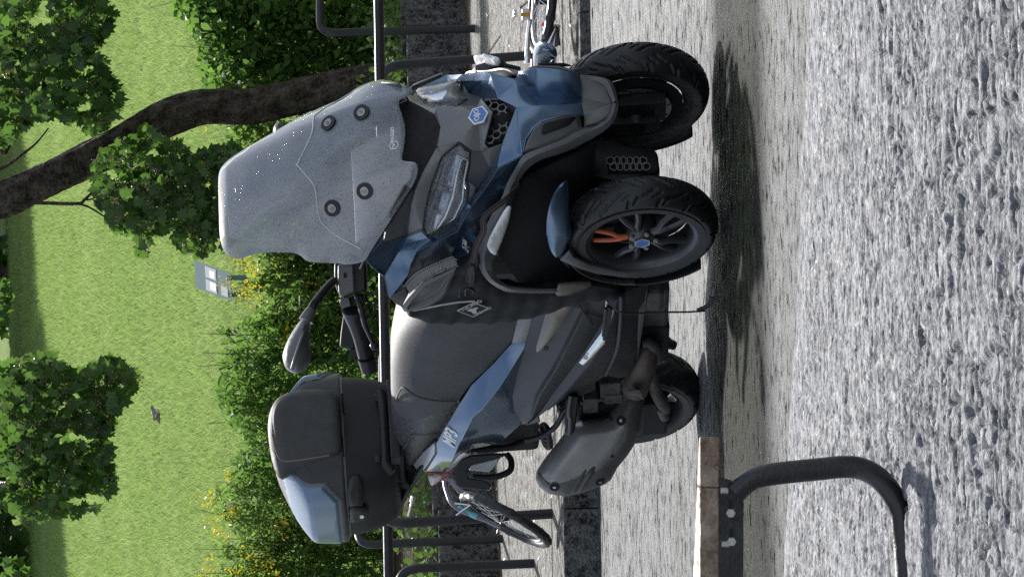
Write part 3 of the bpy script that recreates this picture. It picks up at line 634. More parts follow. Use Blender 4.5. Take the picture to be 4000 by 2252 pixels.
for i in range(-10, 11):
    for j in range(-8, 9):
        x = i * hr * 1.732 + (hr * .866 if j % 2 else 0); y = j * hr * 1.5
        if inpoly(x * 1.06, y * 1.06, poly2): cells.append(ring_geo(ctr + sv * x + upv * y - Vector((.012, 0, 0)), nn, hr, .0024, .008, 6, 0, upv))
V, F = join_geo(cells); mesh('hex_mesh', V, F, 'grey_plastic', scooter)
# emblem: hexagon shield in blue and white with a curled knot
ec = S(1873, 457, 0); en = (P['h0'] - P['e0']).cross(P['c0'] - P['e0']); en = Vector((.9, 0, .35)).normalized()
eup = Vector((-.35, 0, .93)).normalized(); er = Vector((0, 1, 0))
V, F = disc_geo(ec + en * .006, en, .034, .006, 6, 0, eup); emb = mesh('emblem', V, F, 'white_print', scooter)
V, F = disc_geo(ec + en * .0125, en, .0285, .0015, 6, 0, eup); mesh('emblem_field', V, F, 'logo_blue', emb)
def knot(o, r, u, n, R, th):
    G = []
    for sg in (-1, 1):
        pts = [o + r * (R * x * sg) + u * (R * y) for x, y in ((.12, -.15), (.35, .35), (.72, .5), (.9, .15), (.6, -.15), (.15, -.05), (0, -.45))]
        G.append(tube_geo(catmull(pts, 4), th, 6))
    G.append(tube_geo([o + u * (R * .1), o + u * (R * .65)], th, 6)); return join_geo(G)
V, F = knot(ec + en * .0145, er, eup, en, .022, .002); mesh('emblem_knot', V, F, 'white_print', emb)

# headlights
def headlight(flip):
    up = PT('h0 u1 u2 u3 u4 u5 u6 k6'); lo = PT('h1 l1 l2 k1 k2 k3 k4 k5 k6')
    loop = up + [P[k] for k in 'k5 k4 k3 k2 k1 l2 l1 h1'.split()]
    f = (lambda L: [Vector((p.x, -p.y, p.z)) for p in L]) if flip else (lambda L: list(L))
    nrm = Vector((.80, -.42, .42)).normalized(); nr = Vector((nrm.x, -nrm.y, nrm.z)) if flip else nrm
    back = [p - nrm * .05 for p in loop]; n = len(loop)
    hl = mesh('headlight', f(loop + back), [[i, (i + 1) % n, (i + 1) % n + n, i + n] for i in range(n)] + [list(range(2 * n - 1, n - 1, -1))], 'lens_dark', scooter)
    cen = sum(loop, Vector()) / n
    # reflector bowls and the light-guide strip
    def pos(a, b, dpt=.03):                       # a along the lamp (0 inner .. 1 outer), b from upper to lower edge
        i = a * (len(up) - 1.001); k = int(i); p = up[k].lerp(up[k + 1], i - k)
        j = a * (len(lo) - 1.001); k = int(j); q = lo[k].lerp(lo[k + 1], j - k)
        return p.lerp(q, b) - nrm * dpt
    for a0, a1 in ((.10, .44), (.47, .66), (.69, .9)):
        vv = [pos(a0, .10, .02), pos(a1, .10, .02), pos(a1, .48, .02), pos(a0, .48, .02), pos(a0 + .02, .2, .042), pos(a1 - .02, .2, .042), pos(a1 - .02, .42, .042), pos(a0 + .02, .42, .042)]
        mesh('reflector', f(vv), [(0, 1, 5, 4), (1, 2, 6, 5), (2, 3, 7, 6), (3, 0, 4, 7), (4, 5, 6, 7)], 'reflector', hl)
    for b_, m_ in ((.56, 'brushed'), (.70, 'dark_plastic'), (.82, 'brushed')):
        V, F = tube_geo(f([pos(t, b_, .018) for t in (.12, .3, .5, .7, .86)]), .005, 6); mesh('light_guide', V, F, m_, hl)
    vv = [pos(.1, .5, .022), pos(.92, .5, .022), pos(.92, .95, .022), pos(.1, .95, .022)]; mesh('lamp_bezel', f(vv), [(0, 1, 2, 3)], 'silver_paint', hl)
    # clear cover
    inflate('lamp_cover', f([p * .985 + cen * .015 for p in loop]), .022, .002, .05, 'clear_lens', hl, 1, 16, -nr)
    V, F = tube_geo(f(loop + loop[:1]), .0042, 6, False); mesh('lamp_seal', V, F, 'black_plastic', hl)
headlight(False); headlight(True)

# side vents left and right of the nose
vp = Sv('s', (2041, 600, -.137), (2055, 552, -.122), (2085, 502, -.104), (2110, 480, -.096), (2207, 456, -.084), (2262, 450, -.074), (2275, 500, -.095), (2207, 540, -.114), (2112, 577, -.132))
vp = [p + Vector((.006, -.003, 0)) for p in vp]; top = [p.lerp(sum(vp, Vector()) / len(vp), .12) + Vector((.018, -.006, .002)) for p in vp]; n = len(vp)
for o in panel('nose_vent', vp + top, 'grey_plastic_dry', scooter, 0, .003, [[i, (i + 1) % n, (i + 1) % n + n, i + n] for i in range(n)] + [[n + i for i in range(n)]], both=True): pass
sp_ = [p + Vector((.03, -.012, 0)) for p in Sv('s', (2114, 530, -.115), (2121, 500, -.104), (2221, 466, -.088), (2248, 466, -.084), (2221, 497, -.098), (2124, 533, -.115))]
panel('vent_slot', sp_, 'well_black', scooter, .004, 0, both=True)

# grey arch trim running round the wheel openings
tr = [((2395, 405, 0), (2415, 408, 0)), ((2372, 462, -.06), (2407, 452, -.055)), ((2332, 487, -.078), (2376, 497, -.09)), ((2262, 503, -.095), (2300, 545, -.11)), ((2207, 538, -.116), (2207, 590, -.13)), ((2110, 577, -.135), (2110, 622, -.152)), ((2045, 607, -.15), (2052, 665, -.18)), ((2008, 668, -.19), (2015, 725, -.205)), ((1980, 718, -.215), (1995, 790, -.235)), ((1958, 775, -.24), (1985, 850, -.265)), ((1925, 830, -.265), (1965, 900, -.29)), ((1893, 895, -.297), (1945, 960, -.32)), ((1873, 950, -.322), (1930, 1005, -.34)), ((1866, 1003, -.343), (1921, 1030, -.352)), ((1876, 1048, -.355), (1931, 1069, -.36)), ((1903, 1090, -.372), (1972, 1110, -.37)), ((1959, 1128, -.367), (2041, 1124, -.365)), ((2014, 1139, -.362), (2110, 1127, -.358)), ((2179, 1141, -.352), (2172, 1128, -.35))]
O_ = catmull([S(*a) for a, b in tr], 3); I_ = catmull([S(*b) for a, b in tr], 3)
M_ = [a.lerp(b, .45) + Vector((.010, -.006, 0)) for a, b in zip(O_, I_)]; n = len(O_)
panel('arch_trim', O_ + M_ + I_, 'grey_plastic_dry', scooter, .008, .002, [[i, i + 1, n + i + 1, n + i] for i in range(n - 1)] + [[n + i, n + i + 1, 2 * n + i + 1, 2 * n + i] for i in range(n - 1)], join=False, both=True)
bl = Sv('B2', (525, 30, -.352), (700, 10, -.345), (890, 5, -.335), (905, 30, -.335), (830, 75, -.34), (700, 140, -.345), (510, 150, -.352), (490, 120, -.354))
panel('footwell_edge', bl, 'brown_trim', scooter, .012, .003, both=True)

# indicators in the arch
tl = Sv('K2', (570, 870, -.262), (580, 890, -.266), (552, 1000, -.30), (500, 1130, -.345), (487, 1160, -.35), (445, 1130, -.35), (435, 1085, -.347), (500, 960, -.30), (545, 880, -.266))
for o in inflate('indicator', [p + Vector((.012, -.008, 0)) for p in tl], .016, .02, .018, 'white_lens', scooter, 1, 20, Vector((-.75, .6, .1)), both=True): pass

hs_ = [S(*px('K9', *p), .29) for p in ((1480, 705), (1540, 628), (1730, 570), (1790, 572), (1835, 612), (1960, 640), (1900, 690), (1700, 690), (1580, 712))]
panel('indicator_housing', [p - VD * -.012 for p in hs_], 'dark_plastic', scooter, .03, .004)
# side air intake: honeycomb strip and grey scoop
gs_t = Sv('A', (1330, 362, -.347), (1000, 497, -.354), (800, 625, -.359), (690, 772, -.362)); gs_b = Sv('A', (1385, 478, -.364), (1180, 560, -.366), (960, 655, -.367), (880, 730, -.368), (745, 838, -.368))
tp = catmull(gs_t, 6); bt = catmull(gs_b, 6); bt = [bt[min(len(bt) - 1, int(i * len(bt) / len(tp)))] for i in range(len(tp))]; bt[-1] = gs_b[-1]
n = len(tp); dn = Vector((-.02, .02, 0))
panel('side_grille', [p + dn for p in tp] + [p + dn for p in bt], 'well_black', scooter, .003, 0, [[i, i + 1, n + i + 1, n + i] for i in range(n - 1)], both=True)
cells = []; nr = Vector((.35, -.9, .2)).normalized()
for i in range(30):
    for j in range(4):
        a = (i + (.5 if j % 2 else 0)) / 30 * (n - 1); k_ = min(n - 2, int(a)); p = tp[k_].lerp(tp[k_ + 1], a - k_); q = bt[k_].lerp(bt[k_ + 1], a - k_)
        cells.append(ring_geo(p.lerp(q, .14 + j * .235) + dn * .3, nr, .0088, .0022, .004, 6))
V, F = join_geo(cells); mesh('hex_mesh', V, F, 'grey_plastic', scooter)
so_ = Sv('A', (1393, 490, -.366), (1180, 590, -.368), (960, 685, -.370), (880, 765, -.371), (745, 905, -.372), (650, 1030, -.372), (690, 1088, -.372), (790, 1078, -.371), (990, 1030, -.37), (1185, 928, -.368), (1255, 862, -.368), (1335, 650, -.366), (1372, 560, -.366))
si_ = Sv('A', (1350, 545, -.374), (1190, 622, -.376), (985, 730, -.380), (905, 810, -.382), (800, 930, -.382), (720, 1040, -.378), (740, 1062, -.378), (820, 1050, -.378), (985, 995, -.380), (1150, 905, -.380), (1215, 840, -.380), (1295, 655, -.376), (1345, 580, -.374))
sd_ = [p + Vector((-.004, .022 * (1 if 2 < i < 11 else .6), 0)) for i, p in enumerate(Sv('A', (1345, 590, -.378), (1200, 670, -.378), (1010, 780, -.384), (930, 850, -.384), (850, 945, -.384), (790, 1025, -.38), (800, 1035, -.38), (850, 1020, -.38), (985, 970, -.384), (1130, 885, -.384), (1190, 825, -.384), (1275, 670, -.378), (1335, 600, -.378)))]
n = 13
panel('side_scoop', so_ + si_ + sd_, 'grey_plastic_dry', scooter, .005, .002, [[i, (i + 1) % n, n + (i + 1) % n, n + i] for i in range(n)] + [[n + i, n + (i + 1) % n, 2 * n + (i + 1) % n, 2 * n + i] for i in range(n)] + [[2 * n + i for i in range(n)]], both=True)
panel('shield_edge', Sv('A', (520, 870, -.362), (700, 762, -.362), (748, 840, -.368), (655, 1028, -.372), (648, 1010, -.370), (600, 990, -.366), (495, 905, -.364)) , 'dark_plastic', scooter, .01, .003, both=True)
panel('shield_back', [p + Vector((-.012, .01, 0)) for p in PT('o3 o2 o1 s3 d10')] + [P['d10'] + Vector((-.02, .06, 0)), P['s3'] + Vector((-.03, .06, 0)), P['o3'] + Vector((-.03, .05, 0))], 'dark_plastic', scooter, .012, .003, both=True)
# model lettering on the wing
lo_, l1 = S(*px('A', 1533, 325), -.372), S(*px('A', 1525, 135), -.366)
xd = (l1 - lo_); ydv = S(*px('A', 1490, 230), -.366) - S(*px('A', 1570, 240), -.372)
wing = bpy.data.objects['shield_panel']
def lab(s, x0, y0, x1, y1, xu, yu, size, sx):
    a, _ = hit(wing, *px('N5', x0, y0), .003); b, _ = hit(wing, *px('N5', x1, y1), .003); c, _ = hit(wing, *px('N5', xu, yu), .003); text('model_lettering', s, a, b - a, c - a, size, 'white_print', scooter, .001, .2, sx)
lab('530', 446, 475, 446, 330, 405, 470, .024, 1.35); lab('HPE', 486, 540, 482, 440, 450, 535, .018, 1.3)
a, n_ = hit(wing, *px('N5', 484, 405), .002); b, _ = hit(wing, *px('N5', 484, 380), .002); u_ = (b - a).normalized(); v_ = n_.cross(u_)
V, F = box_geo(a, (.013, .009, .0015), (u_, v_, n_)); mesh('red_badge', V, F, 'red_print', scooter)

# --- windshield: one curved sheet, cut to its outline
def shield_x(y, z):
    zc = min(1.7, max(.85, z)); return float(np.interp(zc, [.85, .98, 1.05, 1.12, 1.22, 1.35, 1.50, 1.62], [.315, .272, .247, .221, .172, .088, -.03, -.135])) - 1.05 * y * y - 1.35 * max(0, abs(y) - .13) ** 1.5 * max(.25, min(1, (zc - 1.0) / .2)) + .014 * math.exp(-((abs(y) - .115 - .10 * (zc - .95)) / .028) ** 2) * max(0, min(1, (1.38 - zc) / .3))
def on_shield(x, y):
    d = SMi @ ray(x, y); t = (0 - CL.y) / d.y if False else 12.0
    f = lambda t: (CL + d * t).x - shield_x((CL + d * t).y, (CL + d * t).z)
    # the ray comes from ahead: find the first crossing
    lo, hi = 9.5, 13.5
    ts = np.linspace(lo, hi, 400); fv = [f(t) for t in ts]
    for i in range(399):
        if fv[i] > 0 >= fv[i + 1]:
            a, b = ts[i], ts[i + 1]
            for _ in range(30):
                m_ = (a + b) / 2
                if f(m_) > 0: a = m_
                else: b = m_
            return CL + d * a
    return CL + d * 12
half = [on_shield(*px('K1', *p)) for p in ((85, 1000), (92, 1080), (108, 1130), (145, 1166), (190, 1174), (250, 1160), (310, 1142), (400, 1137), (505, 1138), (545, 1155), (572, 1182), (610, 1195), (760, 1198), (905, 1196), (935, 1140), (1020, 1010), (1110, 870), (1195, 730), (1208, 680), (1203, 640), (1185, 626), (1125, 625), (1112, 605), (1128, 540))]
ctop, cbot = (.0, on_shield(*px('K1', 83, 900)).z), (.0, on_shield(*px('K1', 1140, 485)).z)
hp = [(p.y, p.z) for p in half]
loop = [(v.x, v.y) for v in smooth_loop([(a, b, 0) for a, b in [ctop] + hp + [cbot] + [(-a, b) for a, b in hp[::-1]]], 3)]
L3 = [(a, b) for a, b in loop]
# densify
LL = []
for i in range(len(L3)):
    a, b = L3[i], L3[(i + 1) % len(L3)]; m_ = max(1, int(sqrt((a[0] - b[0]) ** 2 + (a[1] - b[1]) ** 2) / .03))
    for k in range(m_): LL.append((a[0] + (b[0] - a[0]) * k / m_, a[1] + (b[1] - a[1]) * k / m_))
grid = [(x, z) for x in np.arange(-.45, .46, .028) for z in np.arange(.9, 1.65, .028) if inpoly(x, z, LL) and min((x - a) ** 2 + (z - b) ** 2 for a, b in LL) > .012 ** 2]
r_ = geometry.delaunay_2d_cdt([Vector(p) for p in LL + grid], [], [list(range(len(LL)))], 1, 1e-7)
ws = mesh('windshield', [(shield_x(p.x, p.y), p.x, p.y) for p in r_[0]], [list(f) for f in r_[2]], 'windshield', scooter, 179)
solid(ws, .004, 0)
def shield_n(p):
    e = .004; a = Vector((shield_x(p.y + e, p.z) - shield_x(p.y - e, p.z), 2 * e, 0)); b = Vector((shield_x(p.y, p.z + e) - shield_x(p.y, p.z - e), 0, 2 * e)); return a.cross(b).normalized()
for q in ((1302, 811), (1428, 745), (1288, 485), (1416, 443)):
    p = on_shield(*q); nrm = shield_n(p); nrm = nrm if nrm.x > 0 else -nrm
    V, F = join_geo([ring_geo(p + nrm * .003, nrm, .027, .011, .008, 24), disc_geo(p + nrm * .002, nrm, .018, .005, 20)]); sc_ = mesh('screen_grommet', V, F, 'black_plastic', ws, 40)
    V, F = join_geo([disc_geo(p + nrm * .007, nrm, .0145, .005, 20), ring_geo(p + nrm * .012, nrm, .0065, .003, .002, 6)]); mesh('screen_bolt', V, F, 'steel', sc_)
rb_ = []
for q in ((520, 640), (610, 745), (632, 800), (638, 860), (655, 950), (700, 1005), (760, 1050), (885, 1118)):
    p = on_shield(*px('K1', *q)); n_ = shield_n(p); rb_.append(p + (n_ if n_.x > 0 else -n_) * .002)
tube('screen_rib', rb_, .0022, 'silver_paint', ws, 6); tube('screen_rib', mir(rb_), .0022, 'silver_paint', ws, 6)
ed_ = [on_shield(*px('K1', *q)) - Vector((.012, 0, 0)) for q in ((1205, 640), (1207, 715), (1080, 920), (915, 1172), (885, 1112), (1040, 870), (1160, 690))]
panel('screen_lip', ed_, 'cowl', scooter, .004, .001, both=True)
# maker's mark on the screen
a0, a1 = on_shield(*px('K1', 1076, 515)), on_shield(*px('K1', 1074, 443)); nrm = shield_n(a0); nrm = nrm if nrm.x > 0 else -nrm
b0_ = on_shield(*px('K1', 1062, 515))
text('screen_lettering', 'PIAGGIO', a0 + nrm * .0035, a1 - a0, b0_ - a0, .017, 'white_print', ws, .0005, .1, .80)
hc = on_shield(*px('K1', 1074, 535)); hu = (on_shield(*px('K1', 1060, 535)) - hc).normalized()
V, F = ring_geo(hc + nrm * .0035, nrm, .0165, .0025, .001, 6, 0, hu); hm = mesh('screen_mark', V, F, 'white_print', ws)
V, F = knot(hc + nrm * .0045, (a1 - a0).normalized(), hu, nrm, .011, .001); mesh('screen_knot', V, F, 'white_print', hm)
# inner bracket and dash edge that show through the screen
dash = [Vector((.02, -.16, 1.03)), Vector((.02, .16, 1.03)), Vector((-.12, .18, 1.16)), Vector((-.12, -.18, 1.16)), Vector((-.22, -.16, 1.10)), Vector((-.22, .16, 1.10))]
panel('dashboard', dash, 'black_plastic', scooter, .02, .006, [[0, 1, 2, 3], [3, 2, 5, 4]])

# --- handlebar
hb, n_ = view_plane('E', [(825, -90), (823, 60), (832, 190), (850, 245), (872, 305), (908, 360), (1000, 335), (1095, 300), (1180, 296), (1243, 290), (1242, 150), (1236, 0), (1232, -100), (1100, -120)], lx=-.28)
def prism(name, pts, n, d0, d1, m, parent, bev=.006, scale=.93):
    """block whose front face is the outline; sides slope back and in by `scale`"""
    c = sum(pts, Vector()) / len(pts); k = len(pts); A = [p.lerp(c, .04) + n * d0 for p in pts]; Bm = [p + n * (d0 + .25 * (d1 - d0)) for p in pts]; Bb = [c + (p - c) * scale + n * d1 for p in pts]
    o = mesh(name, A + Bm + Bb, [list(range(k))] + [[i, k + i, k + (i + 1) % k, (i + 1) % k] for i in range(k)] + [[k + i, 2 * k + i, 2 * k + (i + 1) % k, k + (i + 1) % k] for i in range(k)] + [list(range(3 * k - 1, 2 * k - 1, -1))], m, parent)
    bm = bmesh.new(); bm.from_mesh(o.data); bmesh.ops.recalc_face_normals(bm, faces=bm.faces); bm.to_mesh(o.data); bm.free()
    for p in o.data.polygons: p.use_smooth = True
    o.data.set_sharp_from_angle(angle=radians(25)); solid(o, 0, bev); return o
def tri3(c, pts, **k): return view_plane(c, pts, **k)[0]
hcv = prism('handlebar_cover', hb, n_, -.03, .12, 'black_plastic', scooter, .008)
ub, _ = view_plane('E', [(872, -60), (870, 60), (872, 190), (880, 300), (912, 352), (1085, 292), (1080, 150), (1072, 20), (1065, -60)], lx=-.245)
prism('handlebar_face', ub, n_, -.012, .03, 'grey_plastic_dry', scooter, .005)
sl_, _ = view_plane('E', [(940, 48), (980, 48), (982, 112), (940, 112)], lx=-.228); prism('sensor_window', sl_, n_, -.004, .02, 'well_black', scooter, .002)
sb_, _ = view_plane('E', [(895, 375), (905, 365), (1010, 350), (1030, 440), (1035, 470), (935, 495), (910, 480), (893, 425)], lx=-.33); prism('switch_housing', sb_, n_, -.01, .05, 'grey_plastic_dry', scooter, .005)
sb2, _ = view_plane('E', [(1010, 350), (1190, 310), (1210, 480), (1160, 500), (1000, 500)], lx=-.36); prism('brake_clamp', sb2, n_, 0, .05, 'black_plastic', scooter, .005)
def vpt(c, x, y, lx): return S(*px(c, x, y), lx=lx)
tube('throttle_grip', [vpt('E', 1055, 490, -.36), vpt('E', 1078, 590, -.39), vpt('E', 1110, 690, -.42), vpt('E', 1160, 860, -.47), vpt('E', 1218, 1080, -.53), vpt('E', 1225, 1110, -.535)], [.040, .034, .030, .026, .026, .028], 'black_tube', scooter, 16)
tube('bar_end_weight', [vpt('E', 1228, 1115, -.537), vpt('E', 1262, 1275, -.58)], [.030, .026], 'black_tube', scooter, 16, 1)
tube('brake_lever', [vpt('E', 1095, 320, -.29), vpt('E', 1150, 450, -.30), vpt('E', 1185, 590, -.32), vpt('E', 1215, 710, -.35), vpt('E', 1290, 880, -.40), vpt('E', 1325, 950, -.42)], [.012, .016, .014, .013, .011, .010], 'black_tube', scooter, 10, flat=.7)
V, F = lathe_geo([(0, -.016), (.011, -.012), (.016, 0), (.011, .012), (0, .016)], 14); lb = mesh('lever_ball', V, F, 'black_tube', scooter, 60, loc=vpt('E', 1330, 962, -.42))
tube('brake_hose', [vpt('E', 1215, 320, -.33), vpt('E', 1260, 430, -.33), vpt('E', 1335, 400, -.33), vpt('E', 1340, 500, -.34), vpt('E', 1290, 590, -.36), vpt('E', 1235, 610, -.36)], .003, 'black_plastic', scooter, 6)
tube('clutch_hose', [vpt('E', 1225, 300, -.34), vpt('E', 1290, 310, -.34), vpt('E', 1330, 420, -.35), vpt('E', 1325, 560, -.36)], .0025, 'black_plastic', scooter, 6)
# far grip assembly seen past the near one
fg, _ = view_plane('E', [(945, 520), (990, 560), (1050, 640), (1085, 760), (1090, 1020), (1000, 1010), (890, 985), (905, 800)], lx=-.70); prism('far_hand_guard', fg, n_, 0, .06, 'black_plastic', scooter, .006)
V, F = disc_geo(vpt('E', 1060, 1075, -.75), -VD, .014, .02, 20); mesh('ignition_lock', V, F, 'black_plastic', scooter)

# mirrors
mo, n_ = view_plane('E', [(430, 632), (385, 655), (300, 780), (232, 900), (185, 1030), (172, 1100), (190, 1200), (225, 1265), (300, 1310), (365, 1322), (440, 1290), (510, 1210), (540, 1090), (527, 930), (520, 800), (528, 700), (520, 650), (470, 640)], lx=-.20)
c_ = sum(mo, Vector()) / len(mo)
ra, rb = vpt('E', 465, 680, -.20), vpt('E', 290, 1255, -.20)
inflate('mirror', mo, .055, .02, .055, 'grey_plastic_dry', scooter, 1, 22, VD)
tube('mirror_ridge', [vpt('E', 468, 690, -.165), vpt('E', 430, 820, -.138), vpt('E', 370, 1000, -.134), vpt('E', 320, 1160, -.148), vpt('E', 292, 1250, -.18)], .006, 'grey_plastic_dry', scooter, 8)
arm = [vpt('E', 830, 150, -.25), vpt('E', 790, 175, -.24), vpt('E', 700, 270, -.22), vpt('E', 610, 385, -.20), vpt('E', 570, 440, -.19), vpt('E', 525, 540, -.19)]
tube('mirror_arm', arm, [.013, .014, .014, .014, .014, .016], 'black_tube', scooter, 12)
tube('mirror_socket', [vpt('E', 535, 515, -.185), vpt('E', 500, 575, -.185), vpt('E', 465, 655, -.19)], [.016, .020, .025], 'grey_plastic_dry', scooter, 14, 3)
fm, n_ = view_plane('K1', [(385, 450), (395, 415), (420, 398), (440, 410), (470, 470), (430, 510), (395, 500)], lx=-.35); inflate('mirror', fm, .04, .03, .03, 'grey_plastic_dry', scooter, 2, 12, VD)
tube('mirror_arm', [vpt('K1', 430, 460, -.34), vpt('K1', 560, 440, -.3), vpt('K1', 680, 480, -.27)], .012, 'black_tube', scooter, 10)

# --- leg apron of black cloth with its strap and badge
ao = [S(x, y, -.335) for x, y in ((1580, 1210), (1600, 1222), (1606, 1229), (1623, 1242), (1670, 1250), (1728, 1255), (1829, 1257), (1930, 1252), (2024, 1241), (2131, 1219), (2200, 1190), (2317, 1166), (2417, 1166), (2421, 1128), (2314, 1112), (2179, 1128), (2014, 1128), (1959, 1110), (1903, 1070), (1890, 1040), (1890, 990), (1870, 970), (1836, 1005), (1784, 1035), (1760, 1070), (1720, 1140), (1660, 1175))]
apr = inflate('leg_apron', ao, .028, .05, .06, 'fabric', scooter, 1, 34, YA)[0]
for v in apr.data.vertices:                       # soft folds
    c = v.co; c.y -= .006 * sin(c.x * 60 + c.z * 25) * min(1, max(0, (c.x + .6) * 2)) + .004 * sin(c.z * 95 + c.x * 20)
V, F = tube_geo([S(*px('A', *p), -.372) for p in ((800, 1078), (1000, 1040), (1200, 1000), (1420, 965), (1640, 950))], .003, 6); mesh('apron_piping', V, F, 'grey_print', apr)
bp_ = [S(*px('A', *p), -.374) for p in ((1395, 1075), (1625, 963), (1832, 1037), (1625, 1162))]; bc = sum(bp_, Vector()) / 4
mesh('apron_badge', [p + Vector((0, -.001, 0)) for p in bp_], [(0, 1, 2, 3)], 'grey_print', apr); solid(bpy.data.objects['apron_badge'], .002, 0)
mesh('badge_field', [bc + (p - bc) * .9 + Vector((0, -.0025, 0)) for p in bp_], [(0, 1, 2, 3)], 'fabric', apr)
bu, bv = (bp_[1] - bp_[0]), (bp_[3] - bp_[0])
text('badge_lettering', 'TUCANO', bp_[0] + bu * .14 + bv * .19 + Vector((0, -.0035, 0)), bu, -bv, .024, 'grey_print', apr, .0004, 0, .86)
text('badge_lettering', 'URBANO', bp_[0] + bu * .16 + bv * .94 + Vector((0, -.0035, 0)), bu, -bv, .018, 'grey_print', apr, .0004, 0, .95)
# bird mark: a head with a big bill
hd = [bc + bu * a + bv * b + Vector((0, -.0035, 0)) for a, b in ((-.22, -.16), (-.02, -.22), (.10, -.12), (.26, -.10), (.30, .02), (.10, .04), (.04, .16), (-.14, .30), (-.26, .24), (-.16, .06))]
mesh('badge_bird', hd, [list(range(len(hd)))], 'grey_print', apr)
st = [S(*px('A', *p), -.384) for p in ((1565, 770), (1580, 620), (1605, 500), (1625, 400), (1660, 230), (1720, 90), (1760, -10))] + [S(*px('N5', 700, -20), -.375), S(*px('K2', 545, 840), -.345), S(*px('K2', 620, 760), -.29)]
stp = catmull(st, 4); tdir = Vector((.3, -.95, .1)).normalized(); V, F = [], []
for i, p in enumerate(stp):
    t = (stp[min(i + 1, len(stp) - 1)] - stp[max(0, i - 1)]).normalized(); wv = t.cross(tdir).normalized() * (.0135 if i < 13 else .010); V += [p - wv, p + wv]
F = [(2 * i, 2 * i + 2, 2 * i + 3, 2 * i + 1) for i in range(len(stp) - 1)]
sw_ = mesh('apron_strap', V, F, 'webbing', scooter); solid(sw_, .003, 0)
V2 = []
for i, p in enumerate(stp):
    t = (stp[min(i + 1, len(stp) - 1)] - stp[max(0, i - 1)]).normalized(); wv = t.cross(tdir).normalized() * .0011; V2 += [p - wv + tdir * .002, p + wv + tdir * .002]
mesh('strap_stripe', V2, F, 'strap_red', sw_)
V, F = join_geo([box_geo(S(*px('A', 1595, 550), -.39), (.018, .006, .010)), box_geo(S(*px('A', 1603, 500), -.39), (.013, .006, .007))]); solid(mesh('strap_buckle', V, F, 'dark_plastic', sw_), 0, .002)
tube('strap_hook', [S(*px('A', *p), -.388) for p in ((1520, 870), (1515, 810), (1545, 780), (1600, 790), (1620, 820), (1600, 840))], .005, 'black_plastic', scooter, 8)
tube('strap_loop', [S(*px('A', *p), -.385) for p in ((1435, 890), (1450, 780), (1490, 735), (1560, 720))], .0035, 'webbing', scooter, 8)
tube('loose_strap', [S(*px('B2', *p), q) for p, q in (((1070, 215), -.34), ((1150, 290), -.36), ((1230, 345), -.37), ((1400, 355), -.37), ((1700, 345), -.37), ((2000, 340), -.37), ((2180, 328), -.37))] + [S(*px('K7', 1205, 305), -.37), S(*px('K7', 1262, 275), -.37), S(*px('K7', 1278, 230), -.37)], .010, 'webbing', scooter, 8, flat=.25)
tube('apron_cord', [S(*px('B2', *p), -.30) for p in ((750, 245), (830, 370), (915, 490))], .0025, 'fabric', scooter, 6)
# ------------------------------------------------------------------ scooter, rear half
# seat: cross-sections between the side seam and the crown line, rider and pillion halves
def loft_half(bot, top, n, expo=2.4, wmul=1.0):
    b = catmull(bot, n); t = catmull(top, n); m = min(len(b), len(t)); out = []
    for i in range(m):
        p, q = b[i], t[i]; row = []
        for k in range(13):
            a = pi / 2 * k / 12; ca, sa = cos(a), sin(a)
            f = abs(ca) ** (2 / expo); g = abs(sa) ** (2 / expo)
            row.append(Vector((p.x + (q.x - p.x) * g, p.y * f * wmul, p.z + (q.z - p.z) * g)))
        out.append(row)
    return out
def loft_mesh(name, rows, m, parent, ends=True):
    full = [r + [Vector((p.x, -p.y, p.z)) for p in r[-2::-1]] for r in rows]; n = len(full[0]); V = [p for r in full for p in r]
    F = [(i * n + j, i * n + j + 1, (i + 1) * n + j + 1, (i + 1) * n + j) for i in range(len(full) - 1) for j in range(n - 1)]
    if ends: F += [tuple(range(n - 1, -1, -1)), tuple(range((len(full) - 1) * n, len(full) * n))]
    return mesh(name, V, F, m, parent, 40)
def KS(c, pts): return [S(*px(c, p[0], p[1]), p[2]) for p in pts]
s_bot = KS('K5', [(935, 290, -.20), (905, 350, -.20), (870, 480, -.20), (770, 600, -.20), (700, 665, -.205), (640, 720, -.205), (560, 825, -.20)])
s_top = KS('K5', [(330, 270, -.05), (268, 330, -.05), (215, 430, -.05), (190, 560, -.05), (186, 640, -.05), (187, 740, -.05), (188, 820, -.05)])
for q in s_top: q.y = 0
rs = loft_half(s_bot, s_top, 4, 2.7); loft_mesh('rider_seat', rs, 'seat', scooter)
p_bot = KS('K5', [(560, 822, -.20), (520, 885, -.19), (480, 960, -.18), (430, 1045, -.155), (370, 1110, -.13), (302, 1185, -.09)])
p_top = KS('K5', [(188, 815, -.05), (188, 900, -.05), (192, 980, -.05), (203, 1050, -.05), (222, 1110, -.045), (245, 1145, -.03)])
for q in p_top: q.y = 0
ps = loft_half(p_bot, p_top, 4, 2.5); loft_mesh('pillion_seat', ps, 'seat_wet', scooter)
for pts in ([(560, 822, -.203), (440, 817, -.2), (330, 792, -.19), (258, 742, -.16), (232, 765, -.13), (212, 818, -.10)], [(452, 1005, -.17), (390, 1006, -.17), (305, 1012, -.155), (275, 1060, -.14), (235, 1112, -.10)]):
    q = KS('K5', pts); q = [p + Vector((.012, -.007, 0)) for p in q]; tube('seat_piping', q, .0035, 'seat_pad', scooter, 6)

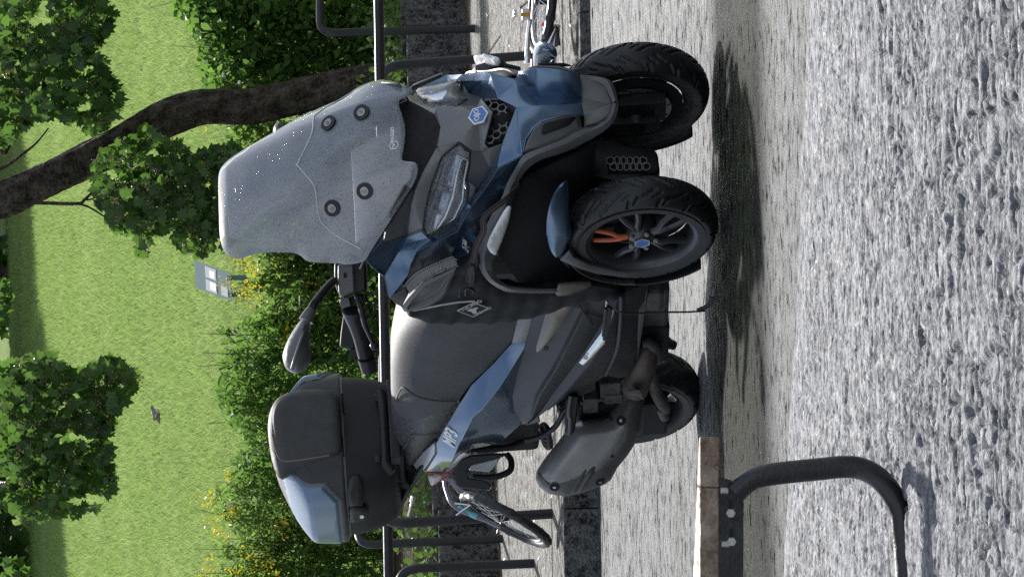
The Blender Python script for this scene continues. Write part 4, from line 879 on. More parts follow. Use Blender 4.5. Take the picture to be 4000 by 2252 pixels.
# blue rear panel in three facets, both sides
D(a1=px('K5', 868, 492) + (-.207,), a2=px('K5', 952, 486) + (-.215,), a3=px('K5', 942, 520) + (-.222,), a4=px('K5', 800, 740) + (-.262,), a5=px('K5', 700, 862) + (-.262,), a6=px('K5', 648, 905) + (-.258,), a7=px('K5', 592, 1020) + (-.236,), a8=px('K5', 545, 1130) + (-.205,), a9=px('K5', 505, 1215) + (-.165,),
  t1=px('K5', 770, 604) + (-.21,), t2=px('K5', 640, 730) + (-.212,), t3=px('K5', 555, 862) + (-.21,), t4=px('K5', 520, 920) + (-.205,), t5=px('K5', 470, 1000) + (-.195,), t6=px('K5', 440, 1055) + (-.185,), t7=px('K5', 445, 1110) + (-.18,), t8=px('K5', 382, 1215) + (-.15,),
  e1=px('K5', 905, 640) + (-.222,), e2=px('K5', 872, 790) + (-.224,), e3=px('K5', 882, 865) + (-.22,), e4=px('K5', 922, 946) + (-.215,), e5=px('K5', 800, 1055) + (-.205,), e6=px('K5', 700, 1075) + (-.20,), e7=px('K5', 630, 1088) + (-.195,), e8=px('K5', 560, 1130) + (-.185,), p1=px('K5', 700, 965) + (-.236,))
patch('rear_side_panel', 'blue_paint', ['a1 a2 a3 a4 t1', 't1 a4 a5 t2', 't2 a5 a6 t3', 't3 a6 a7 t4', 't4 a7 t5', 't5 a7 a8 t7 t6', 't7 a8 a9 t8', 'a3 e1 e2 a4', 'a4 e2 p1 a5', 'a5 p1 a6', 'e2 e3 e4 e5 p1', 'p1 e5 e6 a7 a6', 'a7 e6 e7 e8 a8', 'a8 e8 a9'])
rsp = bpy.data.objects['rear_side_panel']; e0_, n0_ = hit(rsp, *px('K5', 545, 1078), .004); e1_, _ = hit(rsp, *px('K5', 578, 955), .004); e2_, _ = hit(rsp, *px('K5', 508, 1062), .004)
text('model_lettering', 'MP3', e0_, e1_ - e0_, e2_ - e0_, .068, 'white_print', scooter, .003, .3, 1.12)
D(f1=px('K5', 905, 345) + (-.205,), f2=px('K5', 992, 325) + (-.215,))
patch('side_panel_tip', 'grey_plastic', ['f1 f2 a2 a1'])
# dark lower body, with raised ridge
D(j0=px('K5', 985, 300) + (-.21,), j1=px('K5', 1160, 262) + (-.235,), j2=px('K5', 1280, 250) + (-.25,), j3=px('K5', 1420, 232) + (-.275,), j4=px('K5', 1400, 350) + (-.285,), j5=px('K5', 1335, 450) + (-.29,), j6=px('K5', 1255, 575) + (-.29,), j7=px('K5', 1100, 780) + (-.275,), j8=px('K5', 970, 945) + (-.25,), j9=px('K5', 930, 950) + (-.235,),
  i1=px('K5', 1265, 300) + (-.262,), i2=px('K5', 1190, 450) + (-.268,), i3=px('K5', 1090, 640) + (-.265,), i4=px('K5', 1000, 780) + (-.255,), i5=px('K5', 905, 905) + (-.235,),
  i6=px('K5', 1280, 320) + (-.288,), i7=px('K5', 1215, 455) + (-.294,), i8=px('K5', 1120, 640) + (-.290,), i9=px('K5', 1025, 790) + (-.278,))
patch('lower_side_panel', 'dark_plastic', ['f2 j0 j1 i1 i2 a3 a2', 'a3 i2 i3 e1', 'e1 i3 i4 e2', 'e2 i4 i5 e4 e3', 'j1 j2 i6 i1', 'i1 i6 i7 i2', 'i2 i7 i8 i3', 'i3 i8 i9 i4', 'i4 i9 j8 j9 i5', 'j2 j3 j4 i6', 'i6 j4 j5 i7', 'i7 j5 j6 i8', 'i8 j6 j7 i9', 'i9 j7 j8'])
D(x0=px('K5', 1475, 232) + (-.29,), x1=px('K5', 1450, 340) + (-.305,), x2=px('K5', 1395, 480) + (-.312,), x3=px('K5', 1320, 600) + (-.312,), x4=px('K5', 1190, 750) + (-.30,), x5=px('K5', 1070, 870) + (-.285,), x6=px('K5', 1030, 935) + (-.27,), x7=px('K5', 1020, 905) + (-.275,), x8=px('K5', 960, 950) + (-.25,))
patch('footboard_side', 'dark_plastic', ['j3 x0 x1 j4', 'j4 x1 x2 j5', 'j5 x2 x3 j6', 'j6 x3 x4 j7', 'j7 x4 x5 x7 j8', 'j8 x7 x6 x8'], label='dark plastic rail along the footboard, scuffed and dusty')
bt = KS('B2', [(278, 790, -.262), (270, 730, -.264), (320, 560, -.27), (378, 352, -.276), (440, 320, -.278), (600, 262, -.28), (705, 240, -.28), (560, 470, -.285), (430, 645, -.278), (350, 745, -.27)])
panel('side_flash', [p + Vector((.006, -.006, 0)) for p in bt], 'brown_trim', scooter, .008, .003, both=True)
pt_ = KS('B2', [(1060, 200, -.32), (1040, 430, -.325), (1008, 565, -.326), (870, 750, -.322), (757, 902, -.315), (806, 935, -.318), (930, 815, -.324), (1045, 690, -.33), (1085, 560, -.332), (1155, 310, -.33), (1110, 245, -.325)])
fp = panel('footboard_plate', [p + Vector((.012, -.010, 0)) for p in pt_], 'brushed', scooter, .004, .0015, both=True)[0]
for g in (((1062, 290), (1045, 480), (1030, 600)), ((1095, 270), (1075, 450), (1040, 640)), ((1120, 290), (1095, 440), (1065, 590))):
    q = [S(*px('B2', *p), -.335) + Vector((.014, -.011, 0)) for p in g]; tube('rubber_insert', q, .006, 'black_plastic', scooter, 6)
V, F = disc_geo(S(*px('B2', 833, 852), -.338), (.35, -.93, .1), .009, .003, 14); mesh('plate_screw', V, F, 'bolt', scooter)
V, F = disc_geo(S(*px('B2', 385, 745), -.268), (.3, -.95, .1), .010, .003, 12); mesh('panel_screw', V, F, 'black_plastic', scooter)
# belly pan under the footboard
D(q0=px('B2', 1200, 200) + (-.30,), q1=px('B2', 1300, 100) + (-.28,), q2=px('B2', 1540, 10) + (-.26,), q3=px('B2', 1530, 150) + (-.25,), q4=px('B2', 1430, 330) + (-.24,), q5=px('B2', 1420, 560) + (-.235,), q6=px('B2', 1420, 760) + (-.235,), q7=px('B2', 1380, 900) + (-.235,), q8=px('B2', 1390, 1060) + (-.23,), q9=px('B2', 1200, 1080) + (-.24,), qa=px('B2', 1060, 1050) + (-.25,), qb=px('B2', 940, 1130) + (-.25,), qc=px('B2', 940, 1220) + (-.25,), qd=px('B2', 760, 1285) + (-.25,), qe=px('B2', 640, 1270) + (-.27,), qf=px('B2', 1190, 480) + (-.29,), qg=px('B2', 1180, 800) + (-.275,))
patch('belly_pan', 'dark_plastic', ['x0 q0 qf x2 x1', 'q0 q1 q2 q3 q4 q5 qf', 'qf q5 q6 q7 qg', 'x2 qf qg x4 x3', 'qg q7 q8 q9 qa', 'x4 qg qa qb qc qd qe x5'])
tube('belly_rib', KS('B2', [(1240, 150, -.305), (1230, 420, -.30), (1190, 760, -.285), (1060, 1050, -.262)]), .009, 'dark_plastic', scooter, 8)
patch('lower_guard', 'black_plastic', ['q2 q3 q4 q5 q6 q8'], True)
V, F = join_geo([box_geo(S(*px('B2', 1560, 330), -.10), (.22, .05, .06)), box_geo(S(*px('B2', 1600, 620), -.08), (.12, .05, .05)), box_geo(S(*px('B2', 1500, 100), -.2), (.06, .05, .06))]); solid(mesh('engine_sump', V, F, 'engine', scooter), 0, .015)
# cluttered engine side
V, F = join_geo([box_geo(S(*px('C', 830, 240), -.17), (.05, .03, .035)), box_geo(S(*px('C', 860, 340), -.18), (.03, .025, .03)), box_geo(S(*px('C', 930, 270), -.16), (.04, .03, .025)), box_geo(S(*px('C', 640, 390), -.18), (.05, .03, .025)), box_geo(S(*px('C', 980, 200), -.15), (.05, .03, .04)), tube_geo([S(*px('C', *p), -.2) for p in ((540, 430), (620, 430), (740, 395), (850, 410))], .008)])
solid(mesh('engine_casing', V, F, 'engine', scooter), 0, .006)
for c_, h_ in ((S(*px('C', 700, 520), -.12), (.14, .05, .07)), (S(*px('C', 1250, 480), -.05), (.12, .05, .05)), (S(*px('B2', 1500, 560), -.1), (.12, .06, .08))):
    V, F = box_geo(c_, h_); solid(mesh('crankcase', V, F, 'well_black', scooter), 0, .012)
tube('exhaust_pipe', KS('B2', [(1480, 690, -.16), (1530, 760, -.19), (1510, 880, -.21), (1470, 1010, -.22), (1430, 1110, -.225), (1395, 1220, -.23)]), [.024, .036, .043, .045, .047, .046], 'rusty_pipe', scooter, 16)
tube('manifold_guard', KS('B2', [(1480, 690, -.20), (1560, 690, -.20), (1640, 800, -.20), (1660, 910, -.20)]), [.018, .018, .016, .012], 'engine', scooter, 10)
tube('centre_stand', KS('B2', [(1560, 980, -.14), (1600, 1140, -.15), (1650, 1290, -.15), (1740, 1430, -.15)]) + KS('C', [(1340, 480, -.15), (1370, 570, -.15)]), [.018, .022, .022, .022, .020, .018], 'engine', scooter, 10)
tube('stand_bracket', KS('B2', [(1440, 600, -.14), (1580, 600, -.12), (1640, 500, -.1), (1680, 470, -.1)]), .016, 'engine', scooter, 10)
tube('stand_foot', KS('B2', [(1690, 600, -.06), (1760, 690, -.06), (1840, 720, -.06)]), [.018, .02, .016], 'black_plastic', scooter, 10)
# rear brake hose and rubber bellows
tube('rear_hose', KS('C', [(480, 420, -.2), (380, 520, -.2), (300, 660, -.2), (150, 760, -.2), (0, 800, -.2)]), .010, 'black_plastic', scooter, 8)
for k in range(4):
    c = S(*px('C', 215 + k * 5, 690 + k * 38), -.16); V, F = ring_geo(c, (.2, -.5, .85), .03, .01, .014, 16); mesh('bellows_ring', V, F, 'black_plastic', scooter, 40)

# rear wheel
RW = S(*px('C', 1215, 420), 0); RR = .262
RW = Vector((-1.60, 0, .252))
rw = empty('rear_wheel', RW); rw.parent = scooter
V, F = tyre_mesh(RR, .145, .185, True, 300, 28); mesh('tyre', V, F, 'tyre', rw, 179)
V, F = lathe_geo([(.190, -.058), (.185, -.062), (.178, -.055), (.17, -.03), (.17, .03), (.185, .06)], 64); mesh('rim', V, F, 'rim', rw, 40)
V, F = spokes_geo(.172, .04, -.02); mesh('spoke', V, F, 'rim', rw, 40)
V, F = lathe_geo([(.218, -.0715), (.195, -.068), (.188, -.06)], 64); mesh('sidewall', V, F, 'tyre_side', rw, 40)
V, F = lathe_geo([(.06, -.075), (.115, -.075), (.115, -.07), (.06, -.07), (.06, -.075)], 48); dk = mesh('brake_disc', V, F, 'steel', rw, 30)
V, F = join_geo([disc_geo((.095 * cos(k * .35 + .2 * (k % 2)), -.0755, (.095 + .01 * (k % 3 - 1)) * sin(k * .35)), (0, -1, 0), .005, .0008, 8) for k in range(18)]); mesh('disc_holes', V, F, 'well_black', dk)
V, F = join_geo([lathe_geo([(0, -.09), (.03, -.09), (.045, -.06), (.045, .06), (0, .07)], 24)]); mesh('hub', V, F, 'engine', rw, 40)
V, F = lathe_geo([(0, .035), (.168, .035), (.168, .05), (0, .05)], 40); mesh('transmission_cover', V, F, 'well_black', rw, 40)

# muffler: cover shell, metal can, end cap, screws, bracket
mo, n_ = view_plane('C', [(480, 590), (820, 565), (830, 510), (990, 300), (1110, 290), (1165, 400), (1140, 560), (1132, 700), (1062, 840), (1000, 940), (900, 1060), (842, 1170), (780, 1220), (540, 1310), (380, 1335), (230, 1310), (140, 1240), (105, 1170), (112, 1100), (150, 1040), (210, 950), (310, 830), (395, 715)], ly=-.27)
inflate('muffler', mo, .10, .07, .062, 'muffler_metal', scooter, 1, 30, VD)
def on_muffler(pts, ex):
    c = view_plane('C', pts, ly=-.27)[0]; return c
cov = [(150, 1045), (175, 1085), (230, 1117), (310, 1085), (420, 1015), (540, 952), (640, 945), (700, 930), (750, 890), (800, 820), (850, 738), (800, 670), (780, 622), (810, 568), (828, 512), (985, 300), (1112, 290), (1166, 400), (1142, 560), (1134, 700), (1064, 842), (1000, 942), (900, 1062), (842, 1172), (780, 1222), (540, 1312), (380, 1338), (228, 1312), (138, 1242), (103, 1172), (112, 1100)]
cp_, _ = view_plane('C', cov, ly=-.27)
inflate('muffler_cover', [p - VD * .03 for p in cp_], .088, .0, .052, 'muffler', scooter, 0, 34, VD)
mcov = bpy.data.objects['muffler_cover']
for x, y in ((940, 605), (290, 1250), (825, 905), (735, 1200)):
    p, nn_ = hit(mcov, *px('C', x, y), 0)
    V, F = join_geo([ring_geo(p, nn_, .017, .005, .004, 18), disc_geo(p - nn_ * .002, nn_, .012, .004, 14)]); mesh('muffler_screw', V, F, 'well_black', scooter, 40)
    V, F = disc_geo(p + nn_ * .001, nn_, .006, .003, 12); mesh('screw_head', V, F, 'bolt', scooter)
tube('muffler_slot', [hit(mcov, *px('C', *q), .001)[0] for q in ((568, 1006), (640, 994), (740, 976), (865, 946))], .006, 'well_black', scooter, 6)
tube('muffler_rib', [hit(mcov, *px('C', *q), 0)[0] for q in ((690, 1040), (630, 1130), (560, 1240), (530, 1290))], [.006, .011, .011, .009], 'muffler', scooter, 8)
tube('muffler_rib', [hit(mcov, *px('C', *q), 0)[0] for q in ((620, 1050), (560, 1140), (490, 1250), (460, 1300))], [.004, .006, .006, .005], 'muffler', scooter, 8)
tube('cover_seam', [hit(mcov, *px('C', *q), .001)[0] for q in ((780, 622), (815, 600), (850, 590), (830, 520))], .003, 'well_black', scooter, 6)
bk_ = view_plane('C', [(400, 385), (435, 345), (530, 350), (500, 600), (478, 720), (415, 742), (385, 725)], ly=-.30)[0]
prism('muffler_bracket', bk_, VD, -.09, 0, 'black_plastic', scooter, .005)
tube('bracket_edge', [p - VD * .095 for p in view_plane('C', [(445, 360), (425, 520), (440, 600), (430, 735)], ly=-.30)[0]], .008, 'grey_plastic_dry', scooter, 8)
hs_ = view_plane('C', [(990, 298), (1110, 288), (1150, 330), (1165, 400), (1090, 350), (1000, 345)], ly=-.27)[0]; prism('heat_shield_end', hs_, VD, -.07, -.02, 'muffler', scooter, .004)

# tail: pale grab rail fin, lamp, indicator
fn = KS('K5', [(318, 1172, -.11), (370, 1105, -.14), (432, 1050, -.172), (444, 1068, -.178), (440, 1110, -.176), (375, 1210, -.15), (350, 1215, -.14)])
panel('tail_fin', fn, 'silver_paint', scooter, .02, .004, both=True)
tc_ = KS('K5', [(240, 1125, -.07), (300, 1188, -.09), (350, 1220, -.12), (285, 1285, -.08), (258, 1240, -.05)]); panel('tail_cover', tc_, 'dark_plastic', scooter, .03, .004, both=True)
il = view_plane('K5', [(375, 1215), (395, 1235), (405, 1280), (415, 1303), (440, 1295), (480, 1262), (530, 1232), (520, 1222), (440, 1220)], ly=-.15)[0]; prism('tail_housing', il, VD, .01, .06, 'red_lens', scooter, .004)
il = view_plane('K5', [(392, 1238), (440, 1228), (485, 1232), (470, 1262), (435, 1290), (415, 1298), (405, 1275)], ly=-.15)[0]; inflate('rear_indicator', il, .02, .02, .03, 'white_lens', scooter, 1, 12, VD)
# rear carrier: tubes and stays
tube('rack_stay', KS('K5', [(445, 1050, -.16), (400, 1140, -.15), (330, 1240, -.14), (275, 1330, -.14), (215, 1440, -.14)]), .013, 'black_tube', scooter, 10)
tube('rack_stay', mir(KS('K5', [(445, 1050, -.16), (400, 1140, -.15), (330, 1240, -.14), (275, 1330, -.14)])), .013, 'black_tube', scooter, 10)
V, F = join_geo([disc_geo(S(*px('K5', 272, 1300), -.16), -VD, .011, .02, 8), disc_geo(S(*px('K5', 290, 1312), -.16), -VD, .008, .03, 8)]); mesh('rack_bolt', V, F, 'black_plastic', scooter)
RZ = S(*px('K6', 765, 560), lx=-1.66).z
tube('rack_rail', [vpt('K6', *p, -1.66) for p in ((740, 345), (752, 420), (760, 560), (768, 700), (772, 775), (790, 805), (810, 830))], .0165, 'black_tube', scooter, 12)
for y0 in (385, 745):
    tb = view_plane('K6', [(705, y0 - 22), (740, y0 - 22), (740, y0 + 20), (722, y0 + 22), (705, y0 + 18)], lx=-1.665)[0]; prism('rack_clamp', tb, VD, -.01, .03, 'black_plastic', scooter, .003)
V, F = join_geo([box_geo((-1.86, 0, RZ - .045), (.20, .13, .018)), box_geo((-1.68, .0, RZ - .035), (.03, .16, .02))]); solid(mesh('rack_plate', V, F, 'black_plastic', scooter), 0, .006)
# saddlebag bracket: bent flat bar loop and prop
lp = view_plane('K5', [(640, 1125), (590, 1140), (560, 1175), (545, 1210), (545, 1260), (555, 1300), (575, 1310), (745, 1325), (752, 1290), (700, 1265), (620, 1258), (615, 1215), (640, 1180), (690, 1165), (790, 1145), (840, 1125), (845, 1112), (720, 1118)], ly=-.24)[0]
prism('luggage_bracket', lp, VD, -.015, .015, 'black_plastic', scooter, .004, .985)
tube('bracket_loop', [vpt('K5', *p, -1.72) for p in ((840, 1120), (862, 1150), (866, 1190), (850, 1220), (790, 1245), (720, 1252), (650, 1248))], .012, 'black_tube', scooter, 10)
tube('bracket_bar', [vpt('K5', *p, -1.68) for p in ((635, 1100), (720, 1092), (820, 1085), (870, 1075), (960, 1040), (1050, 995))], [.015, .015, .012, .012, .012, .012], 'black_tube', scooter, 10)
for x, y in ((790, 1138), (735, 1310), (662, 1122)):
    V, F = disc_geo(vpt('K5', x, y, -1.66), -VD, .010, .01, 10); mesh('bracket_bolt', V, F, 'bolt', scooter)
rr_ = view_plane('K5', [(625, 1210), (640, 1190), (720, 1170), (800, 1150), (790, 1175), (740, 1225), (640, 1215)], ly=-.1)[0]; prism('number_plate_holder', rr_, VD, .05, .06, 'silver_paint', scooter, .002)

# ------------------------------------------------------------------ top case
CX, CHW = -1.95, .262
case = empty('top_case', (CX, 0, 0)); case.parent = scooter
def KP(x, y, lx, ly=None): return S(*px('K6', x, y), ly, lx)
z_top = KP(92, 560, -1.74).z; z_seam = KP(510, 560, -1.69).z; z_bot = KP(835, 560, -1.70).z
def case_pt(th, z, off=0.0):
    """rounded plan outline at height z; th=0 looks ahead, +90 to the scooter's left"""
    if z >= z_seam:
        t = (z - z_seam) / (z_top - z_seam); hw = CHW + .010 - .02 * t - .45 * max(0, t - .5) ** 1.3; fx = .27 - .035 * t ** 1.5; rx = .222 - .02 * t - .32 * max(0, t - .45) ** 1.2
        if t > .86: k = sqrt(max(0, 1 - ((t - .86) / .14) ** 2)); hw *= .55 + .45 * k; fx *= .5 + .5 * k; rx *= .5 + .5 * k
    else:
        t = (z_seam - z) / (z_seam - z_bot); hw = CHW - .006 - .05 * t ** 2.2; fx = .262 - .012 * t; rx = .195 - .06 * t ** 1.8
        if t > .86: k = sqrt(max(0, 1 - ((t - .86) / .14) ** 2)); hw *= .8 + .2 * k; fx *= .85 + .15 * k; rx *= .8 + .2 * k
    c, s_ = cos(th), sin(th); e = 2 / 4.2
    x = (fx if c > 0 else rx) * math.copysign(abs(c) ** e, c); y = hw * math.copysign(abs(s_) ** e, s_)
    r = sqrt(x * x + y * y) + 1e-9; k = (r + off) / r
    return Vector((x * k, y * k, z))
def case_band(name, z0, z1, nz, th0, th1, nt, off, m, closed=False, caps=True, parent=None):
    V, F = [], []
    for i in range(nz + 1):
        z = z0 + (z1 - z0) * i / nz
        for j in range(nt + (0 if closed else 1)): V.append(case_pt(th0 + (th1 - th0) * j / nt, z, off))
    n = nt if closed else nt + 1
    for i in range(nz):
        for j in range(nt): F.append((i * n + j, i * n + (j + 1) % n, (i + 1) * n + (j + 1) % n, (i + 1) * n + j))
    if caps and closed: F += [tuple(range(n - 1, -1, -1)), tuple(range(nz * n, (nz + 1) * n))]
    return mesh(name, V, F, m, parent or case, 35)
case_band('case_base', z_bot, z_seam - .003, 16, 0, 2 * pi, 96, 0, 'black_plastic', True)
case_band('case_lid', z_seam + .003, z_top, 24, 0, 2 * pi, 96, 0, 'dark_plastic', True)
case_band('case_seal', z_seam - .008, z_seam + .006, 2, 0, 2 * pi, 96, .004, 'grey_plastic_dry', True, False)
AG = np.linspace(-pi + 1e-4, pi - 1e-4, 361); TAB = {}
def thz(x, y):
    """angle and height of the lid surface seen at a pixel of crop K6"""
    d = SMi @ ray(*px('K6', x, y)); best = None
    for t in np.linspace(12.6, 14.6, 360):
        p = CL + d * float(t) - Vector((CX, 0, 0))
        z = min(z_top - 1e-4, max(z_bot, p.z)); th = math.atan2(p.y, p.x)
        lo_, hi_ = 0, 2 * pi
        # same radial direction on the shell
        kz = round(z, 3)
        if kz not in TAB: TAB[kz] = np.array([math.atan2(case_pt(a, z).y, case_pt(a, z).x) for a in AG])
        a0 = float(np.interp(th, TAB[kz], AG)); c_ = case_pt(a0, z)
        if p.x ** 2 + p.y ** 2 < c_.x ** 2 + c_.y ** 2: return a0, z
        best = (a0, z)
    return best
def lid_patch(name, outline, off, m, parent, n=1, t=.004):
    """patch that hugs the case shell, traced round an outline"""
    pts = [thz(*p) for p in outline]; L = [Vector((a, z, 0)) for a, z in pts]
    L = smooth_loop([Vector((v.x * .27, v.y, 0)) for v in L], n); LL = []
    for i in range(len(L)):
        a, b = L[i], L[(i + 1) % len(L)]; k_ = max(1, int((a - b).length / .012))
        for q in range(k_): v = a.lerp(b, q / k_); LL.append((v.x, v.y))
    x0, x1 = min(p[0] for p in LL), max(p[0] for p in LL); y0, y1 = min(p[1] for p in LL), max(p[1] for p in LL)
    G = [(x, y) for x in np.arange(x0, x1, .014) for y in np.arange(y0, y1, .014) if inpoly(x, y, LL) and min((x - a) ** 2 + (y - b) ** 2 for a, b in LL) > .005 ** 2]
    r = geometry.delaunay_2d_cdt([Vector(p) for p in LL + G], [], [list(range(len(LL)))], 1, 1e-7)
    rim = [min((p.x - a) ** 2 + (p.y - b) ** 2 for a, b in LL) ** .5 for p in r[0]]
    V = [case_pt(p.x / .27, p.y, off * min(1, .25 + d / .014)) for p, d in zip(r[0], rim)]
    return mesh(name, V, [list(f) for f in r[2]], m, parent, 179)
def stitch(pts, off): return [case_pt(*thz(*p), off) for p in pts]
def cpl(pts, lx, dx=0): return [p - Vector((CX, 0, 0)) - VD * dx for p in view_plane('K6', pts, lx=lx)[0]]
pad = inflate('backrest', cpl([(75, 500), (70, 570), (78, 660), (98, 780), (140, 880), (200, 850), (330, 810), (522, 756), (516, 620), (504, 480), (495, 340), (330, 332), (210, 345), (135, 378), (95, 430)], -1.675), .055, .20, .06, 'seat_pad', case, 1, 24, VD)[0]
inflate('backrest_inset', cpl([(100, 490), (122, 415), (180, 372), (280, 355), (480, 352), (496, 480), (508, 600), (516, 712), (420, 718), (280, 738), (180, 748), (132, 710), (110, 600)], -1.675, .046), .018, .01, .03, 'seat_pad', pad, 2, 24, VD)
for q in ([(92, 520), (104, 450), (128, 405), (180, 365), (290, 348), (440, 342)], [(100, 600), (125, 700), (165, 754), (290, 746), (440, 722)]):
    tube('stitching', cpl(q, -1.675, .056), .0016, 'stitch', pad, 6)
for q0, q1 in ((365, 482), (615, 735)):
    tube('hinge_slot', stitch([(510, q0), (514, (q0 + q1) / 2), (521, q1)], .003), .004, 'well_black', case, 6)
def param_patch(name, loop, off, m):
    L = [(v.x, v.y) for v in smooth_loop([(radians(a) , t, 0) for a, t in loop], 1)]; LL = []
    for i in range(len(L)):
        a, b = L[i], L[(i + 1) % len(L)]; k_ = max(1, int(max(abs(a[0] - b[0]) / .06, abs(a[1] - b[1]) / .04)))
        LL += [(a[0] + (b[0] - a[0]) * q / k_, a[1] + (b[1] - a[1]) * q / k_) for q in range(k_)]
    G = [(x, y) for x in np.arange(min(p[0] for p in LL), max(p[0] for p in LL), .05) for y in np.arange(.02, 1, .035) if inpoly(x, y, LL) and min(((x - a) * .6) ** 2 + (y - b) ** 2 for a, b in LL) > .012 ** 2]
    r = geometry.delaunay_2d_cdt([Vector(p) for p in LL + G], [], [list(range(len(LL)))], 1, 1e-7)
    rim = [min(((p.x - a) * .6) ** 2 + (p.y - b) ** 2 for a, b in LL) ** .5 for p in r[0]]
    return mesh(name, [case_pt(p.x, z_seam + p.y * (z_top - z_seam), off * min(1, .1 + d / .03)) for p, d in zip(r[0], rim)], [list(f) for f in r[2]], m, case, 179)
for s in (-1, 1):
    param_patch('case_panel_frame', [(s * 38, .03), (s * 38, .985), (s * 60, .97), (s * 100, .88), (s * 140, .74), (s * 140, .03)], .005, 'grey_plastic_dry')
    param_patch('case_panel', [(s * 42, .10), (s * 41, .95), (s * 60, .93), (s * 100, .83), (s * 136, .68), (s * 136, .10)], .012, 'blue_paint_case')
la = [case_pt(*thz(*p), .02) for p in ((562, 850), (600, 846), (632, 858), (636, 950), (640, 1000), (600, 1000), (548, 1010), (538, 950), (545, 895))]
lc = sum(la, Vector()) / len(la); ln = Vector((.5, -.86, 0))
inflate('case_latch', la, .014, .03, .018, 'dark_plastic', case, 1, 12, Vector((-.3, .95, 0)))
la = [case_pt(*thz(*p), .012) for p in ((550, 1018), (600, 1010), (640, 1012), (670, 1030), (668, 1065), (655, 1090), (600, 1095), (560, 1112), (548, 1060))]
inflate('latch_base', la, .016, .02, .018, 'dark_plastic', case, 1, 12, Vector((-.3, .95, 0)))
V, F = disc_geo(case_pt(*thz(628, 1050), .032), (.4, -.9, 0), .008, .003, 14); mesh('case_lock', V, F, 'brushed', case)
# ------------------------------------------------------------------ ground
def z_road(Y): return float(np.interp(Y, [0, 11.8, 13.3, 16, 20.4], [0, 0, -.043, -.045, -.03]))
def smooth01(t): t = min(1, max(0, t)); return t * t * (3 - 2 * t)
KY = 20.4
def z_pave(X, Y):
    b = .16 + .022 * (Y - KY); lo = .02 * 1 + .06 * (Y - KY)
    k = smooth01((X + 1.05) / .9); return min(b, b * (1 - k) + lo * k)
ys = [-40, 0, 5, 11.8, 12.2, 12.6, 13.3, 16, 20.38]; V, F = [], []
for y in ys: V += [(-60, y, z_road(y)), (60, y, z_road(y))]
V += [(-60, 20.42, -.3), (60, 20.42, -.3), (-400, 700, -.4), (400, 700, -.4)]
F = [(2 * i, 2 * i + 1, 2 * i + 3, 2 * i + 2) for i in range(len(V) // 2 - 1)]
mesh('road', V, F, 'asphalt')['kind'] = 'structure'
# broken, pitted paving in the foreground
def vnoise(x, y, seed):
    r = np.random.default_rng(seed); T = r.random((256, 256)); xi = np.floor(x).astype(int); yi = np.floor(y).astype(int); fx = x - xi; fy = y - yi
    fx = fx * fx * (3 - 2 * fx); fy = fy * fy * (3 - 2 * fy); g = lambda a, b: T[a % 256, b % 256]
    return (g(xi, yi) * (1 - fx) + g(xi + 1, yi) * fx) * (1 - fy) + (g(xi, yi + 1) * (1 - fx) + g(xi + 1, yi + 1) * fx) * fy
Ys = np.linspace(5.6, 10.6, 820); Xs = np.linspace(-1.05, 1.05, 470)
GX, GY = np.meshgrid(Xs, Ys); 
wx = GX + .05 * (vnoise(GX * 9, GY * 9, 5) - .5); wy = GY + .05 * (vnoise(GX * 9 + 40, GY * 9, 6) - .5)
def sst(a, b, x): t = np.clip((x - a) / (b - a), 0, 1); return t * t * (3 - 2 * t)
r1 = 1 - np.abs(2 * vnoise(wx * 12, wy * 26, 1) - 1); r2 = 1 - np.abs(2 * vnoise(wx * 26 + 7, wy * 50, 2) - 1); n3 = vnoise(wx * 110, wy * 110, 3); n4 = vnoise(wx * 5, wy * 6, 4); n5 = vnoise(wx * 50, wy * 55, 8)
H = -.0125 * sst(.68, .95, r1) * (.1 + 1.4 * n4) - .0085 * sst(.70, .95, r2) * (.1 + 1.5 * vnoise(wx * 4 + 30, wy * 5, 12)) + (n3 - .5) * .0028 + (n5 - .5) * .0032 + (n4 - .5) * .003 + .004
edge = (9.15 + (0.61 - GX) / 1.38 * .85 - GY) + .12 * (vnoise(GX * 7, GY * 7, 9) - .5)
am = np.clip(edge / .35, 0, 1); grow = np.clip((10.2 - GY) / 3.5, .45, 1)
Z = .004 + am * (H * grow + .010) - .02 * np.clip(-edge / .2, 0, 1)
nX, nY = len(Xs), len(Ys); idx = np.arange(nX * nY).reshape(nY, nX)
F = np.stack([idx[:-1, :-1], idx[:-1, 1:], idx[1:, 1:], idx[1:, :-1]], -1).reshape(-1, 4)
def fastmesh(name, V, F, m, k, parent=None, tone=None, smooth=False):
    me = bpy.data.meshes.new(name); V = np.asarray(V, np.float32); F = np.asarray(F, np.int32); me.vertices.add(len(V)); me.vertices.foreach_set('co', V.ravel())
    me.loops.add(F.size); me.loops.foreach_set('vertex_index', F.ravel()); me.polygons.add(len(F)); me.polygons.foreach_set('loop_start', np.arange(len(F), dtype=np.int32) * k); me.update(calc_edges=True)
    if smooth: me.polygons.foreach_set('use_smooth', np.ones(len(F), bool))
    if tone is not None:
        at = me.attributes.new('tone', 'FLOAT', 'FACE'); at.data.foreach_set('value', np.asarray(tone, np.float32))
    me.materials.append(MATS[m]); o = bpy.data.objects.new(name, me); COL.objects.link(o)
    if parent: o.parent = parent
    return o
o = fastmesh('rough_paving', np.stack([GX, GY, Z], -1).reshape(-1, 3), F, 'rough_stone', 4); o['kind'] = 'structure'

